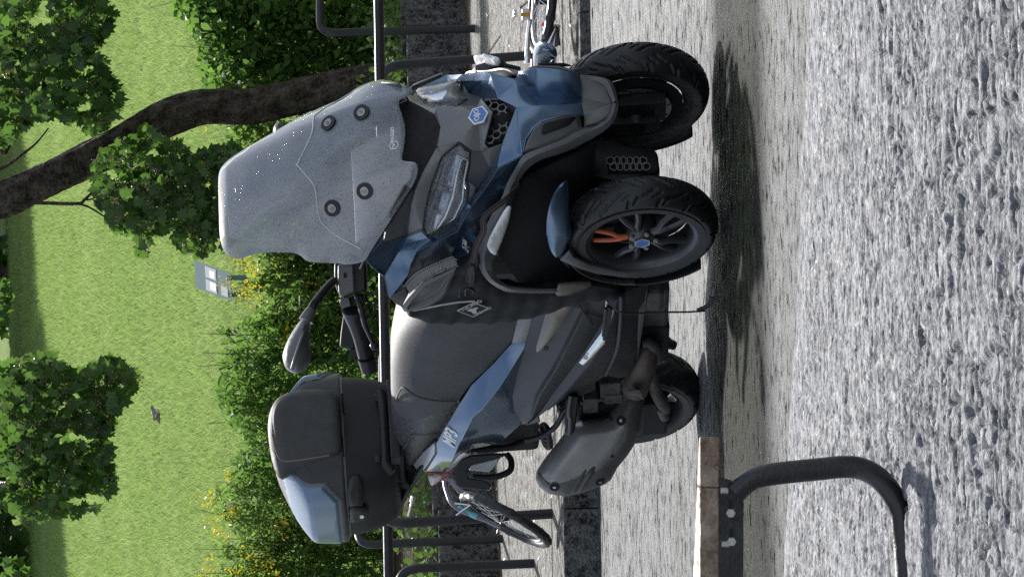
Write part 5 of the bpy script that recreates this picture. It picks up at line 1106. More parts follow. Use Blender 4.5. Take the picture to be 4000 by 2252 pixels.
# pavement: rows of big slabs behind a granite kerb
pv = empty('pavement', (0, 0, 0), kind='structure')
def slab(x0, x1, y0, y1, name, m, par, top=z_pave, depth=.14, n=5):
    V, F = [], []
    for j in range(3):
        for i in range(n + 1):
            x = x0 + (x1 - x0) * i / n; y = y0 + (y1 - y0) * j / 2; V.append((x, y, top(x, y)))
    for j in range(2):
        for i in range(n): a = j * (n + 1) + i; F.append((a, a + 1, a + n + 2, a + n + 1))
    b = len(V)
    rimi = list(range(n + 1)) + [2 * n + 1] + list(range(3 * n + 2, 2 * n + 1, -1)) + [n + 1]
    V += [(V[i][0], V[i][1], V[i][2] - depth) for i in rimi]; k = len(rimi)
    F += [(rimi[i], b + i, b + (i + 1) % k, rimi[(i + 1) % k]) for i in range(k)]
    o = mesh(name, V, F, m, par); b_ = o.modifiers.new('b', 'BEVEL'); b_.width = .008; b_.segments = 2; b_.limit_method = 'ANGLE'; b_.angle_limit = radians(40); return o
rows = [(20.62, 22.0), (22.012, 24.0), (24.012, 26.5), (26.512, 29.5), (29.512, 33), (33.012, 37)]
for r, (y0, y1) in enumerate(rows):
    x = -7 + (r % 2) * .8
    while x < 6: slab(x, x + 1.99, y0, y1, 'slab', 'paving', pv, lambda a, b, q=rng.uniform(-.002, .002): z_pave(a, b) + q); x += 2.0
kb = empty('kerb', (0, 0, 0), kind='structure')
x = -6.6
while x < 6: slab(x, x + .895, KY - .02, KY + .205, 'kerbstone', 'granite_dark', kb, lambda a, b: z_pave(a, KY + .1) + .002, .34, 4); x += .9
# wall of dark granite blocks along the park, with leaf litter at its foot
WA, WB = Vector((-2.17, 28.2, 0)), Vector((2.5, 32.8, 0)); wd = (WB - WA).normalized(); wn = Vector((wd.y, -wd.x, 0))
wall = empty('stone_wall', WA, label='low wall of dark granite blocks holding back the park bank', cat='wall')
t = -3.6
while t < 13:
    ln_ = rng.uniform(1.25, 1.7); p = WA + wd * (t + ln_ / 2); p.z = z_pave(p.x, p.y); hgt = .40 + .016 * (t + 3.6)
    V, F = box_geo(Vector((p.x, p.y, p.z + hgt / 2 - .1)) - wn * (.2 + rng.uniform(-.012, .012)) - WA, (ln_ / 2 - .006, .2, hgt / 2 + .1), (wd, wn, Vector((0, 0, 1)))); o = mesh('block', V, F, 'granite_dark', wall); solid(o, 0, .018); t += ln_
def quads(cent, ax, ay):
    n = len(cent); V = np.stack([cent - ax - ay * .0, cent - ay, cent + ax, cent + ay], 1).reshape(-1, 3); return V, np.arange(4 * n).reshape(n, 4)
def rand_unit(n): v = rng.normal(size=(n, 3)); return v / np.linalg.norm(v, axis=1)[:, None]
n = 2600; tt = rng.uniform(-3, 11, n); dd = np.abs(rng.normal(0, .16, n)); P0 = np.array(WA)[None] + np.outer(tt, wd) + np.outer(dd, wn); P0[:, 2] = [z_pave(a, b) + rng.uniform(.004, .03) for a, b in P0[:, :2]]
a = rand_unit(n); a[:, 2] *= .25; b = np.cross(a, [0, 0, 1]) + rand_unit(n) * .2; s = rng.uniform(.012, .035, n)[:, None]; V, F = quads(P0, a * s, b * s * .6); fastmesh('leaf_litter', V, F, 'fallen', 4, None, rng.random(n))['kind'] = 'stuff'
n = 420; X = rng.uniform(-2.6, 2.6, n); Y = rng.uniform(20.6, 29, n); P0 = np.stack([X, Y, [z_pave(p, q) + .012 for p, q in zip(X, Y)]], 1); a = rand_unit(n); a[:, 2] *= .3; b = np.cross(a, [0, 0, 1]); s = rng.uniform(.010, .028, n)[:, None]; V, F = quads(P0, a * s, b * s * .6); fastmesh('fallen_leaves', V, F, 'fallen', 4, None, .35 + .25 * rng.random(n))['kind'] = 'stuff'

# park bank and sloping lawn
def z_lawn(X, Y):
    if Y > 45: return 3.2 + .14 * (Y - 45)
    return float(np.interp(Y, [27, 33, 36, 45], [.55, .80, 1.25, 3.2]))
V, F = [], []
yy = [33.6, 36, 40, 45, 60, 80, 110, 160, 300]
for y in yy: V += [(-90, y, z_lawn(0, y)), (90, y, z_lawn(0, y))]
mesh('lawn_ground', V, [(2 * i, 2 * i + 1, 2 * i + 3, 2 * i + 2) for i in range(len(yy) - 1)], 'lawn')['kind'] = 'structure'
# soil bank right behind the wall
V, F = [], []
for i in range(24):
    t = -3.6 + 17 * i / 23; p = WA + wd * t - wn * .38; V += [(p.x, p.y, z_pave(p.x, p.y) + .36), (p.x - .2, p.y + .9, .95), (p.x - .4, 36.5, 1.30)]
for i in range(23): F += [(3 * i, 3 * i + 3, 3 * i + 4, 3 * i + 1), (3 * i + 1, 3 * i + 4, 3 * i + 5, 3 * i + 2)]
mesh('soil_bank', V, F, 'soil')['kind'] = 'structure'
# lawn grass, blade by blade
n = 420000; Y = 37 + 78 * rng.random(n) ** 1.5; X = rng.uniform(-1, 1, n) * (Y * .084 + .4); Zb = np.where(Y > 45, 3.2 + .14 * (Y - 45), np.interp(Y, [36, 45], [1.25, 3.2]))
hgt = rng.uniform(.035, .10, n) * (1 + (Y - 37) / 60); wd_ = rng.uniform(.003, .007, n) * (1 + (Y - 37) / 35); th = rng.uniform(0, pi, n); lean = rng.normal(0, .5, (n, 2)) * hgt[:, None]
B = np.stack([X, Y, Zb - .01], 1); sd_ = np.stack([np.cos(th) * wd_, np.sin(th) * wd_, 0 * th], 1); tip = B + np.stack([lean[:, 0], lean[:, 1], hgt], 1)
V = np.stack([B - sd_, B + sd_, tip], 1).reshape(-1, 3); F = np.arange(3 * n).reshape(n, 3)
patchy = .45 * vnoise(X * .5 + 50, Y * .3 + 9, 21) + .3 * vnoise(X * 2 + 50, Y * .9, 22) + .25 * rng.random(n)
fastmesh('grass', V, F, 'grass', 3, None, np.clip(patchy * .9, 0, .98))['kind'] = 'stuff'

# ------------------------------------------------------------------ plants
def leaf_shape(kind):
    if kind == 'maple': pts = [(0, 0), (.28, .05), (.50, .22), (.34, .40), (.46, .66), (.20, .64), (0, 1.0), (-.20, .64), (-.46, .66), (-.34, .40), (-.50, .22), (-.28, .05)]
    elif kind == 'lance': pts = [(0, 0), (.10, .3), (.09, .6), (0, 1), (-.09, .6), (-.10, .3)]
    else: pts = [(0, 0), (.24, .2), (.28, .5), (.12, .8), (0, 1), (-.12, .8), (-.28, .5), (-.24, .2)]
    return np.array(pts)
def leaf_cloud(name, P0, size, m, parent, shape='oval', droop=.5, face=None, tone=None):
    """many single leaves in one mesh: centre P0, each its own size, turn and tilt"""
    n = len(P0); L = leaf_shape(shape); k = len(L)
    up = rand_unit(n); up[:, 2] -= droop * 1.6; up /= np.linalg.norm(up, axis=1)[:, None]
    fn = rand_unit(n); 
    if face is not None: fn = fn * .8 + np.array(face)
    sx = np.cross(up, fn); sx /= np.linalg.norm(sx, axis=1)[:, None] + 1e-9; nz = np.cross(sx, up)
    s = size if hasattr(size, '__len__') else np.full(n, size); s = s * rng.uniform(.7, 1.25, n)
    fold = (np.abs(L[:, 0]) * .35 - (L[:, 1] ** 2) * .18)
    V = P0[:, None] + (sx[:, None] * L[None, :, 0:1] + up[:, None] * (L[None, :, 1:2] - .4) + nz[:, None] * fold[None, :, None]) * s[:, None, None]
    F = np.arange(n * k).reshape(n, k); return fastmesh(name, V.reshape(-1, 3), F, m, k, parent, rng.random(n) if tone is None else tone)
def shrub(X, Y, zt, wdt, label, m='shrub_leaf', shape='oval', n=2600, size=.06, flowers=0, group='shrubs behind the wall', zb=None, fx=None):
    zb = zb if zb is not None else .75
    r = empty('shrub', (X, Y, zb), label=label, cat='shrub', group=group); H = zt - zb
    st = []; tops = []
    for k in range(int(10 + wdt * 8)):
        bx, by = rng.uniform(-wdt * .35, wdt * .35), rng.uniform(-.25, .25); tx, ty = bx * 1.5 + rng.normal(0, .12), by * 1.6 + rng.normal(0, .15); hh = H * rng.uniform(.62, 1.0)
        pts = catmull([(bx, by, -.05), (bx * 1.1 + rng.normal(0, .04), by * 1.1, hh * .5), (tx, ty, hh)], 3); st.append(tube_geo(pts, [.008, .007, .006, .005, .004, .003, .002][:len(pts)], 4, False)); tops.append(pts)
    V, F = join_geo(st); mesh('stem', V, F, 'stem', r)['kind'] = 'stuff'
    n = int(n * 2.6); nb = int(n * .62); Pb = np.stack([rng.uniform(-.5, .5, nb) * wdt * 1.1, rng.normal(0, .22, nb), rng.uniform(0, 1, nb) ** .8 * H * .93], 1)
    Pb[:, 2] *= 1 - .16 * vnoise((Pb[:, 0] + X) * 2.2 + 30, np.full(nb, 3.3), 31)
    ns = n - nb; kk = rng.integers(0, len(tops), ns); tt = rng.random(ns) ** .7; Ps = np.array([np.array(tops[k][min(len(tops[k]) - 1, int(t * (len(tops[k]) - 1)))]) * (1 - 0) for k, t in zip(kk, tt)]) + rng.normal(0, .05, (ns, 3))
    leaf_cloud('foliage', np.vstack([Pb, Ps]), size * rng.choice([.7, .95, 1.2, 1.5], n), m, r, shape, .25, (0, -.5, .5))['kind'] = 'stuff'
    for f in range(flowers):
        k = rng.integers(0, len(tops)); p = np.array(tops[k][-1]) + rng.normal(0, .07, 3) + [0, -.15, -abs(rng.normal(0, .28))]; q = rng.normal(0, .045, (40, 3)) + p + [0, -.18, .04]; q[:, 2] += rng.normal(0, .03, 40)
        leaf_cloud('flower_cluster', q, .026, 'flower', r, 'oval', 0)['kind'] = 'stuff'
    return r
shrub(-2.9, 33.2, 2.95, .8, 'shrub at the left edge of the park bank, thick with yellow flower heads', n=3000, flowers=18)
shrub(-2.15, 33.6, 2.95, .8, 'yellow-flowering shrub behind the left end of the top case', n=3000, shape='lance', size=.085, flowers=20, m='shrub_leaf_mid')
shrub(-1.4, 34.0, 2.85, .8, 'tall leafy shrub without flowers directly behind the top case', n=3000, shape='lance', size=.09, flowers=4)
shrub(-.65, 34.0, 2.90, .8, 'narrow-leaved shrub rising behind the near mirror', n=3000, shape='lance', size=.09)
shrub(.05, 34.2, 2.72, .75, 'shrub with yellow flowers standing in front of the information board', n=2600, flowers=24, m='shrub_leaf_mid')
shrub(.75, 34.4, 2.70, .75, 'bushy green shrub behind the tall windshield', n=2400)
shrub(1.2, 34.6, 2.8, .7, 'shrub with yellow flowers just left of the leaning tree trunk', n=2600, flowers=11, m='shrub_leaf_mid')
shrub(2.25, 34.8, 3.25, .85, 'dark glossy shrub growing just right of the tree trunk', n=3200, size=.075)
shrub(3.05, 35.0, 3.35, .9, 'tall dark shrub at the right edge of the park bank', n=3200, size=.07)
# low plants spilling over the wall
gcv = []
for k in range(5200):
    t = rng.uniform(-3.4, 12.5); d = rng.uniform(-.75, .02) if rng.random() < .85 else .05; p = WA + wd * t + wn * (d - .1); h_ = .40 + .016 * (t + 3.6); gcv.append((p.x, p.y, z_pave(p.x, p.y) + h_ + abs(rng.normal(0, .14))))
leaf_cloud('ground_cover', np.array(gcv), .07, 'shrub_leaf_light', None, 'oval', .3, (0, -.4, .8))['kind'] = 'stuff'

# the leaning tree
tree = empty('leaning_tree', at_Y(1290, 345, 34.2) - Vector((0, 0, 2.2)), label='leaning dark-barked tree with hanging leafy branches behind the wall', cat='tree'); TO = tree.location
cl_ = [(1560, 300, 150), (1290, 345, 140), (1130, 385, 138), (986, 413, 140), (860, 415, 136), (759, 425, 136), (645, 465, 140), (531, 525, 142), (380, 603, 138), (228, 675, 132), (114, 735, 128), (0, 780, 140), (-160, 800, 120), (-420, 880, 100), (-800, 900, 70)]
tp_ = catmull([at_Y(a, b, 34.2) - TO for a, b, c in cl_], 5); tr_ = np.interp(np.linspace(0, len(cl_) - 1, len(tp_)), range(len(cl_)), [c / 2 / FPX * 34.2 for a, b, c in cl_])
tp_ = catmull(tp_, 3); tr_ = np.interp(np.linspace(0, len(tr_) - 1, len(tp_)), range(len(tr_)), tr_); SG = 56; V, F = tube_geo(tp_, [float(x) for x in tr_], SG)
NR = len(tp_); kk_, rr_ = np.tile(np.arange(SG), NR), np.repeat(np.arange(NR), SG)
def ring_noise(f, s, seed):                     # wraps round the trunk
    a = 2 * pi * kk_ / SG; return vnoise(20 + f * np.cos(a) + rr_ * s * .3, 20 + f * np.sin(a) + rr_ * s, seed)
g_ = np.abs(ring_noise(5.5, .10, 61) - .5) * 2; h_ = ring_noise(1.2, .06, 62) - .5
V = [v + (v - tp_[r]).normalized() * float(.024 * (g ** .6 - .6) + .03 * h) for v, r, g, h in zip(V, rr_, g_, h_)]
mesh('trunk', V, F, 'bark', tree, 179)
def branch(pts, r0, r1, Y=33.6): 
    q = catmull([at_Y(a, b, Y) - TO for a, b in pts], 5); V, F = tube_geo(q, [float(x) for x in np.linspace(r0, r1, len(q))], 8); mesh('branch', V, F, 'bark', tree, 60)
branch([(-160, 790), (0, 790), (150, 792), (300, 795), (330, 780), (380, 730)], .020, .012)
branch([(300, 795), (350, 810), (430, 860)], .012, .006); branch([(330, 780), (370, 770), (390, 700)], .010, .005)
branch([(-200, 720), (0, 660), (90, 600), (140, 560), (190, 500)], .02, .006); branch([(20, 600), (60, 480), (30, 300), (60, 100), (20, -200)], .018, .02)
branch([(-100, 1800), (0, 1577), (60, 1540), (170, 1530), (250, 1480), (300, 1440)], .03, .007); branch([(0, 1577), (20, 1640), (60, 1700)], .02, .006); branch([(-40, 1560), (40, 1480), (160, 1440)], .016, .006)
branch([(-500, 900), (-300, 1300), (-100, 1800)], .06, .03, 33.9); branch([(-500, 900), (-300, 500), (20, 600)], .06, .02, 33.9)
C1 = [(-60, -60), (400, -60), (460, 60), (400, 160), (380, 190), (440, 270), (490, 380), (450, 450), (390, 530), (320, 500), (210, 450), (130, 470), (60, 540), (-60, 600)]
C2 = [(365, 640), (420, 580), (560, 500), (610, 540), (700, 555), (750, 620), (790, 580), (900, 560), (990, 650), (900, 800), (880, 960), (780, 1010), (690, 950), (640, 880), (600, 920), (560, 1010), (480, 900), (430, 880), (390, 800), (365, 720)]
C3 = [(-40, 1434), (79, 1402), (207, 1378), (238, 1418), (302, 1466), (318, 1450), (429, 1386), (540, 1458), (548, 1513), (477, 1561), (453, 1640), (429, 1704), (441, 1815), (461, 1895), (381, 1982), (318, 2010), (238, 2014), (143, 2030), (-40, 1974)]
C4 = [(-40, 1080), (30, 1100), (50, 1180), (20, 1260), (-40, 1280)]; C5 = [(10, 2190), (70, 2180), (110, 2230), (90, 2290), (20, 2290)]
def fill(poly, n, Y, spread=.35, gap=.27):
    lo = np.min(poly, 0); hi = np.max(poly, 0); out = []
    while len(out) < n:
        a, b = rng.uniform(lo[0], hi[0]), rng.uniform(lo[1], hi[1])
        if inpoly(a, b, poly) and vnoise(np.array([a / 85.]), np.array([b / 85.]), 44)[0] > gap: p = at_Y(a, b, Y + rng.normal(0, spread)); out.append(tuple(p - TO))
    return out
pts_ = fill(C1, 1250, 33.3, gap=.2) + fill(C2, 1050, 33.0, gap=.22) + fill(C3, 1350, 33.2, gap=.12) + fill(C4, 40, 33.2, .1) + fill(C5, 40, 33.2, .1)
pts_ = np.array(pts_); order = np.argsort(pts_[:, 1]); near_, rest = pts_[order[:290]], pts_[order[290:]]
leaf_cloud('crown', rest, .115, 'tree_leaf', tree, 'maple', .75, (0, -.7, .25))['kind'] = 'stuff'
L = leaf_shape('maple'); lm = mesh('leaf', [(a * .115, abs(a) * .03 - b * b * .02, -b * .115) for a, b in L], [list(range(len(L)))], 'tree_leaf', tree)
for k, p in enumerate(near_):
    o = lm if k == 0 else lm.copy()
    if k: COL.objects.link(o)
    o.location = Vector(p); o.rotation_euler = (rng.normal(-.25, .4), rng.normal(0, .55), rng.normal(0, .8)); s = rng.uniform(.75, 1.25); o.scale = (s, s, s)
sp_ = np.array(fill(C1, 70, 32.9, .2) + fill(C2, 110, 32.55, .2) + fill(C3, 110, 32.8, .2)); sq = np.repeat(sp_, 22, 0) + rng.normal(0, .022, (len(sp_) * 22, 3)); leaf_cloud('seed_clusters', sq, .02, 'seed', tree, 'oval', .2)['kind'] = 'stuff'

# trees at the top of the slope; their shade lies on the lawn
for k, (X, Y, Hh, W_) in enumerate([(-8.2, 103, 18, 5.5), (-4.2, 110, 19, 5.5), (.6, 119, 18, 5.5), (5.0, 128, 17, 5), (10.2, 138, 15, 6)]):
    zb = z_lawn(X, Y); r = empty('hilltop_tree', (X, Y, zb), label=['broad tree at the hilltop, leftmost of the shading row', 'hilltop tree second from the left in the shading row', 'middle tree of the shading row on the hilltop', 'hilltop tree second from the right in the shading row', 'rightmost tree of the shading row on the hilltop'][k], cat='tree', group='trees along the hilltop')
    V, F = tube_geo([(0, 0, -.3), (.1, 0, 3), (0, .1, 7), (.2, 0, 11)], [.35, .3, .2, .08], 10); mesh('trunk', V, F, 'bark', r, 60)
    n = 5200; q = rng.normal(0, 1, (n, 3)); q /= np.linalg.norm(q, axis=1)[:, None]; rad = rng.random(n) ** .35; Pq = np.stack([q[:, 0] * W_ * rad, q[:, 1] * W_ * .7 * rad, Hh * .5 + q[:, 2] * Hh * .52 * rad], 1); Pq = Pq[Pq[:, 2] > .1]
    leaf_cloud('crown', Pq, .62, 'tree_leaf', r, 'maple', .3)['kind'] = 'stuff'

# ------------------------------------------------------------------ street furniture
def hoop(pts, r, label, m='black_tube', name='cycle_stand'):
    """bent steel tube; straight runs with rounded corners"""
    P_ = [Vector(p) for p in pts]; out = [P_[0]]
    for i in range(1, len(P_) - 1):
        a, b, c = P_[i - 1], P_[i], P_[i + 1]; d1 = (a - b).normalized(); d2 = (c - b).normalized(); R_ = min(.13, (a - b).length * .45, (c - b).length * .45)
        for k in range(9): t = k / 8; out.append((b + d1 * R_) * (1 - t) ** 2 + b * 2 * t * (1 - t) + (b + d2 * R_) * t * t)
    out.append(P_[-1]); o0 = out[0].copy(); V, F = tube_geo([p - o0 for p in out], r, 16); o = mesh(name, V, F, m, None, 60, loc=o0); return tag(o, label, 'bike rack', 'black tubular cycle stands on the pavement')
def base_pt(x, y, Y): p = at_Y(x, y, Y); p.z = z_pave(p.x, p.y) - .05; return p
def topz(x, y, Y): return at_Y(x, y, Y)
b = base_pt(2070, 2198, 23.4); t = topz(1556, 2215, 23.4); b2 = base_pt(2070, 2900, 23.9); hoop([b, Vector((b.x - .02, b.y, t.z)), Vector((b2.x, b2.y, t.z)), b2], .029, 'cycle stand at the left edge of the frame, its leg nearest the wooden bench')
b = base_pt(1931, 2102, 27.6); t = topz(1400, 2110, 27.6); b2 = base_pt(1931, 1500, 29.0); hoop([b, Vector((b.x - .03, b.y, t.z)), Vector((b2.x, b2.y, t.z)), b2], .031, 'far cycle stand close to the wall, half hidden behind the top case')
b = base_pt(2143, 2003, 21.4); t = topz(1500, 2040, 21.4); b2 = base_pt(2143, 1352, 23.2); hoop([b, Vector((b.x - .045, b.y, t.z)), Vector((b2.x, b2.y, t.z)), b2], .029, 'cycle stand with the teal bicycle leaning on it, left behind the scooter')
b = base_pt(1846, 112, 31.0); t = topz(1250, 110, 31.0); b2 = base_pt(1846, -500, 32.0); hoop([b, Vector((b.x - .02, b.y, t.z)), Vector((b2.x, b2.y, t.z)), b2], .034, 'tall cycle stand at the foot of the wall, far right')
b = base_pt(2070, 214, 22.9); t = topz(1492, 275, 22.9); b2 = base_pt(2060, 900, 24.2); hoop([b, Vector((b.x - .055, b.y, t.z)), Vector((b2.x, b2.y, t.z)), b2], .029, 'cycle stand rising beside the red bicycle, right of the windshield')
ra, rb = at_Y(1523, 2252, 22.5), at_Y(1475, 0, 22.5); zz = (ra.z + rb.z) / 2; gz = z_pave(-3, 22.5)
P_ = [Vector((-3.4, 22.5, gz - .05)), Vector((-3.4, 22.5, zz)), Vector((3.4, 22.5, zz)), Vector((3.4, 22.5, .05))]
o = hoop(P_, .030, 'long black handrail running level behind the scooter', name='handrail'); o['category'] = 'handrail'; del o['group']

# bench in the foreground: plank on a bent tube frame
bench = empty('bench', at_Z(3580, 2250, 0), label='wooden bench end with plank on a black bent-tube frame in the foreground', cat='bench'); BO = bench.location; BY = 7.45
def bt_(x, y, Y=BY): return at_Y(*px('T', x, y), Y) - BO
p0, p1, p2, p3 = bt_(247, 195), bt_(384, 195), bt_(392, 1300), bt_(247, 1300)
def plank(y0, y1, nm='plank'):
    a, b, c, d = bt_(246, y0), bt_(384, y0), bt_(388, y1), bt_(246, y1); dp0 = Vector((0, .015 + .17 * (y0 - 195) / 1100, 0)); dp1 = Vector((0, .015 + .17 * (y1 - 195) / 1100, 0))
    o = mesh(nm, [a, b, c, d, a + dp0, b + dp0, c + dp1, d + dp1], [(0, 1, 2, 3), (7, 6, 5, 4), (0, 4, 5, 1), (3, 2, 6, 7), (0, 3, 7, 4), (1, 5, 6, 2)], 'wood', bench); bm = bmesh.new(); bm.from_mesh(o.data); bmesh.ops.recalc_face_normals(bm, faces=bm.faces); bm.to_mesh(o.data); bm.free(); solid(o, 0, .003); return o
plank(195, 553); plank(560, 1900)
fpts = catmull([bt_(500, 600), bt_(560, 540), bt_(640, 490), bt_(740, 465), bt_(900, 445), bt_(1100, 425), bt_(1280, 408), bt_(1400, 420), bt_(1520, 480), bt_(1620, 590), bt_(1685, 720), bt_(1705, 860), bt_(1722, 1050), bt_(1735, 1300), bt_(1745, 1900)], 5)
V, F = tube_geo(fpts, .0225, 20); mesh('frame', V, F, 'bench_tube', bench, 60)
br = [bt_(*p) for p in ((396, 498), (500, 530), (545, 545), (545, 1190), (396, 1240))]
o = mesh('bracket', br + [p + Vector((0, .02, 0)) for p in br], [(0, 1, 2, 3, 4), (9, 8, 7, 6, 5)] + [(i, (i + 1) % 5, 5 + (i + 1) % 5, 5 + i) for i in range(5)], 'bench_tube', bench); solid(o, 0, .004)
for x, y0, y1 in ((468, 645, 725), (472, 852, 925)):
    q = [bt_(x - 14, y0), bt_(x + 14, y0), bt_(x + 14, y1), bt_(x - 14, y1)]; mesh('slot', [p - Vector((0, .0015, 0)) for p in q], [(0, 1, 2, 3)], 'well_black', bench)
for x, y in ((468, 740), (474, 945)):
    V, F = join_geo([disc_geo(bt_(x, y) - Vector((0, .002, 0)), (0, -1, 0), .0072, .007, 16), disc_geo(bt_(x, y), (0, -1, 0), .0095, .0025, 6)]); mesh('bolt', V, F, 'bolt', bench, 40)
for x, y in ((420, 578), (428, 962)):
    V, F = disc_geo(bt_(x - 26, y) + Vector((0, .0, 0)), bt_(x + 30, y) - bt_(x, y), .0065, .015, 12); mesh('bolt', V, F, 'bolt', bench, 40)

# information board on the lawn
sg = empty('information_board', at_Y(900, 1120, 43.5) - Vector((0, 0, .6)), label='green and white information board tilted on a post at the lawn edge', cat='sign'); GO = sg.location
q4 = [at_Y(764, 1122, 44) - GO, at_Y(758, 1014, 44) - GO, at_Y(900, 1068, 43.3) - GO, at_Y(938, 1192, 43.2) - GO]
q4[3] = q4[0] + (q4[2] - q4[1])
def bil(u, v, o=0): return q4[0].lerp(q4[1], u).lerp(q4[3].lerp(q4[2], u), v) + Vector((0, -o, o * .2))
o = mesh('board', q4 + [p + Vector((0, .05, 0)) for p in q4], [(0, 1, 2, 3), (7, 6, 5, 4), (0, 4, 5, 1), (1, 5, 6, 2), (2, 6, 7, 3), (3, 7, 4, 0)], 'sign_green', sg)
for (u0, u1, v0, v1, m_) in ((.06, .47, .30, .60, 'sign_pale'), (.53, .94, .30, .60, 'sign_pale'), (.14, .42, .42, .58, 'sign_photo'), (.58, .84, .42, .56, 'sign_photo'), (.10, .45, .72, .90, 'sign_pale')):
    mesh('printed_panel', [bil(u0, v0, .006 if m_ == 'sign_pale' else .009), bil(u1, v0, .006 if m_ == 'sign_pale' else .009), bil(u1, v1, .006 if m_ == 'sign_pale' else .009), bil(u0, v1, .006 if m_ == 'sign_pale' else .009)], [(0, 1, 2, 3)], m_, sg)
for u in (.2, .8):
    p = bil(u, .9); V, F = tube_geo([p, Vector((p.x, p.y + .15, -1.2))], .03, 8); mesh('post', V, F, 'sign_green', sg)

# bird on the grass
bx = at_Y(622, 1616, 52.5); bz = z_lawn(bx.x, bx.y); bx = at_Y(628, 1616, 53.2)
bird = empty('bird', bx, label='small brown bird standing alone on the sunlit lawn', cat='bird'); bird.scale = (.8, .95, 1.05)
def blob(name, c, r, m, par, rot=None):
    bm = bmesh.new(); bmesh.ops.create_uvsphere(bm, u_segments=16, v_segments=10, radius=1); 
    for v in bm.verts: v.co = Vector((v.co.x * r[0], v.co.y * r[1], v.co.z * r[2])); 
    if rot: bmesh.ops.rotate(bm, verts=bm.verts, cent=(0, 0, 0), matrix=Matrix.Rotation(rot, 3, 'Y'))
    bmesh.ops.translate(bm, verts=bm.verts, vec=c); me = bpy.data.meshes.new(name); bm.to_mesh(me); bm.free(); me.materials.append(MATS[m]); [setattr(p, 'use_smooth', True) for p in me.polygons]
    o = bpy.data.objects.new(name, me); COL.objects.link(o); o.parent = par; return o
V = []
prof = [(-.16, .02, .012), (-.11, .035, .026), (-.06, .058, .048), (0, .066, .06), (.05, .075, .052), (.085, .10, .036), (.105, .118, .030), (.125, .122, .026), (.145, .118, .012), (.165, .112, .003)]
for x, z, r in prof:
    for k in range(14): a = 2 * pi * k / 14; V.append((x, r * .9 * cos(a), z + r * sin(a)))
F = [(i * 14 + k, i * 14 + (k + 1) % 14, (i + 1) * 14 + (k + 1) % 14, (i + 1) * 14 + k) for i in range(len(prof) - 1) for k in range(14)] + [tuple(range(13, -1, -1)), tuple(range(9 * 14, 10 * 14))]
mesh('body', V, F, 'bird_brown', bird, 179)
blob('wing', Vector((-.03, -.045, .07)), (.085, .016, .034), 'bird_brown', bird, .25); blob('wing', Vector((-.03, .045, .07)), (.085, .016, .034), 'bird_brown', bird, .25)
blob('wing_bar', Vector((-.02, -.060, .062)), (.05, .006, .008), 'bird_pale', bird, .25); blob('breast', Vector((.05, -.02, .045)), (.05, .036, .03), 'bird_pale', bird)
for y in (-.02, .02): V, F = tube_geo([(.0, y, .03), (.01, y, -.05), (.03, y, -.07)], .004, 6); mesh('leg', V, F, 'stem', bird)

# ------------------------------------------------------------------ bicycles
def bike_wheel(name, c, n, R, parent, tw=.024, knob=True, up=None, rimm='alu'):
    """spoked wheel as a part with its tyre, rim, spokes and hub as sub-parts; c centre, n axle direction"""
    n = Vector(n).normalized(); a = Vector(up or (0, 0, 1)); a = (a - n * a.dot(n)).normalized(); b = n.cross(a); c = Vector(c)
    Mx = Matrix(((a.x, n.x, b.x, c.x), (a.y, n.y, b.y, c.y), (a.z, n.z, b.z, c.z), (0, 0, 0, 1)))
    e = empty(name); e.parent = parent; e.matrix_local = Mx
    V, F = [], []; S_ = 120; nv = 14
    for i in range(S_):
        th = 2 * pi * i / S_
        for j in range(nv):
            q = 2 * pi * j / nv; kn = .0035 * ((i // 2) % 2) * (1 if cos(q) > .2 and (j + (i // 4) % 2) % 2 else 0) if knob else 0; rr = R - tw + (tw + kn) * cos(q); V.append((rr * cos(th), (tw + kn) * sin(q), rr * sin(th)))
    F = [(i * nv + j, i * nv + (j + 1) % nv, ((i + 1) % S_) * nv + (j + 1) % nv, ((i + 1) % S_) * nv + j) for i in range(S_) for j in range(nv)]
    mesh('tyre', V, F, 'tyre', e, 40)
    V, F = lathe_geo([(R - 2 * tw, -.012), (R - 2 * tw - .014, -.011), (R - 2 * tw - .018, 0), (R - 2 * tw - .014, .011), (R - 2 * tw, .012)], 64); mesh('rim', V, F, rimm, e, 40)
    sp = []
    for k in range(28): t = 2 * pi * k / 28; s_ = (-1) ** k; r1 = R - 2 * tw - .016; sp.append(tube_geo([(.02 * cos(t + .9 * s_), s_ * .026, .02 * sin(t + .9 * s_)), (r1 * cos(t), 0, r1 * sin(t))], .0016, 4, False))
    V, F = join_geo(sp); mesh('spokes', V, F, 'alu', e)['kind'] = 'stuff'
    V, F = lathe_geo([(0, -.045), (.012, -.045), (.022, -.028), (.014, -.02), (.014, .02), (.022, .028), (.012, .045), (0, .045)], 16); mesh('hub', V, F, 'black_plastic', e, 40)
    return e
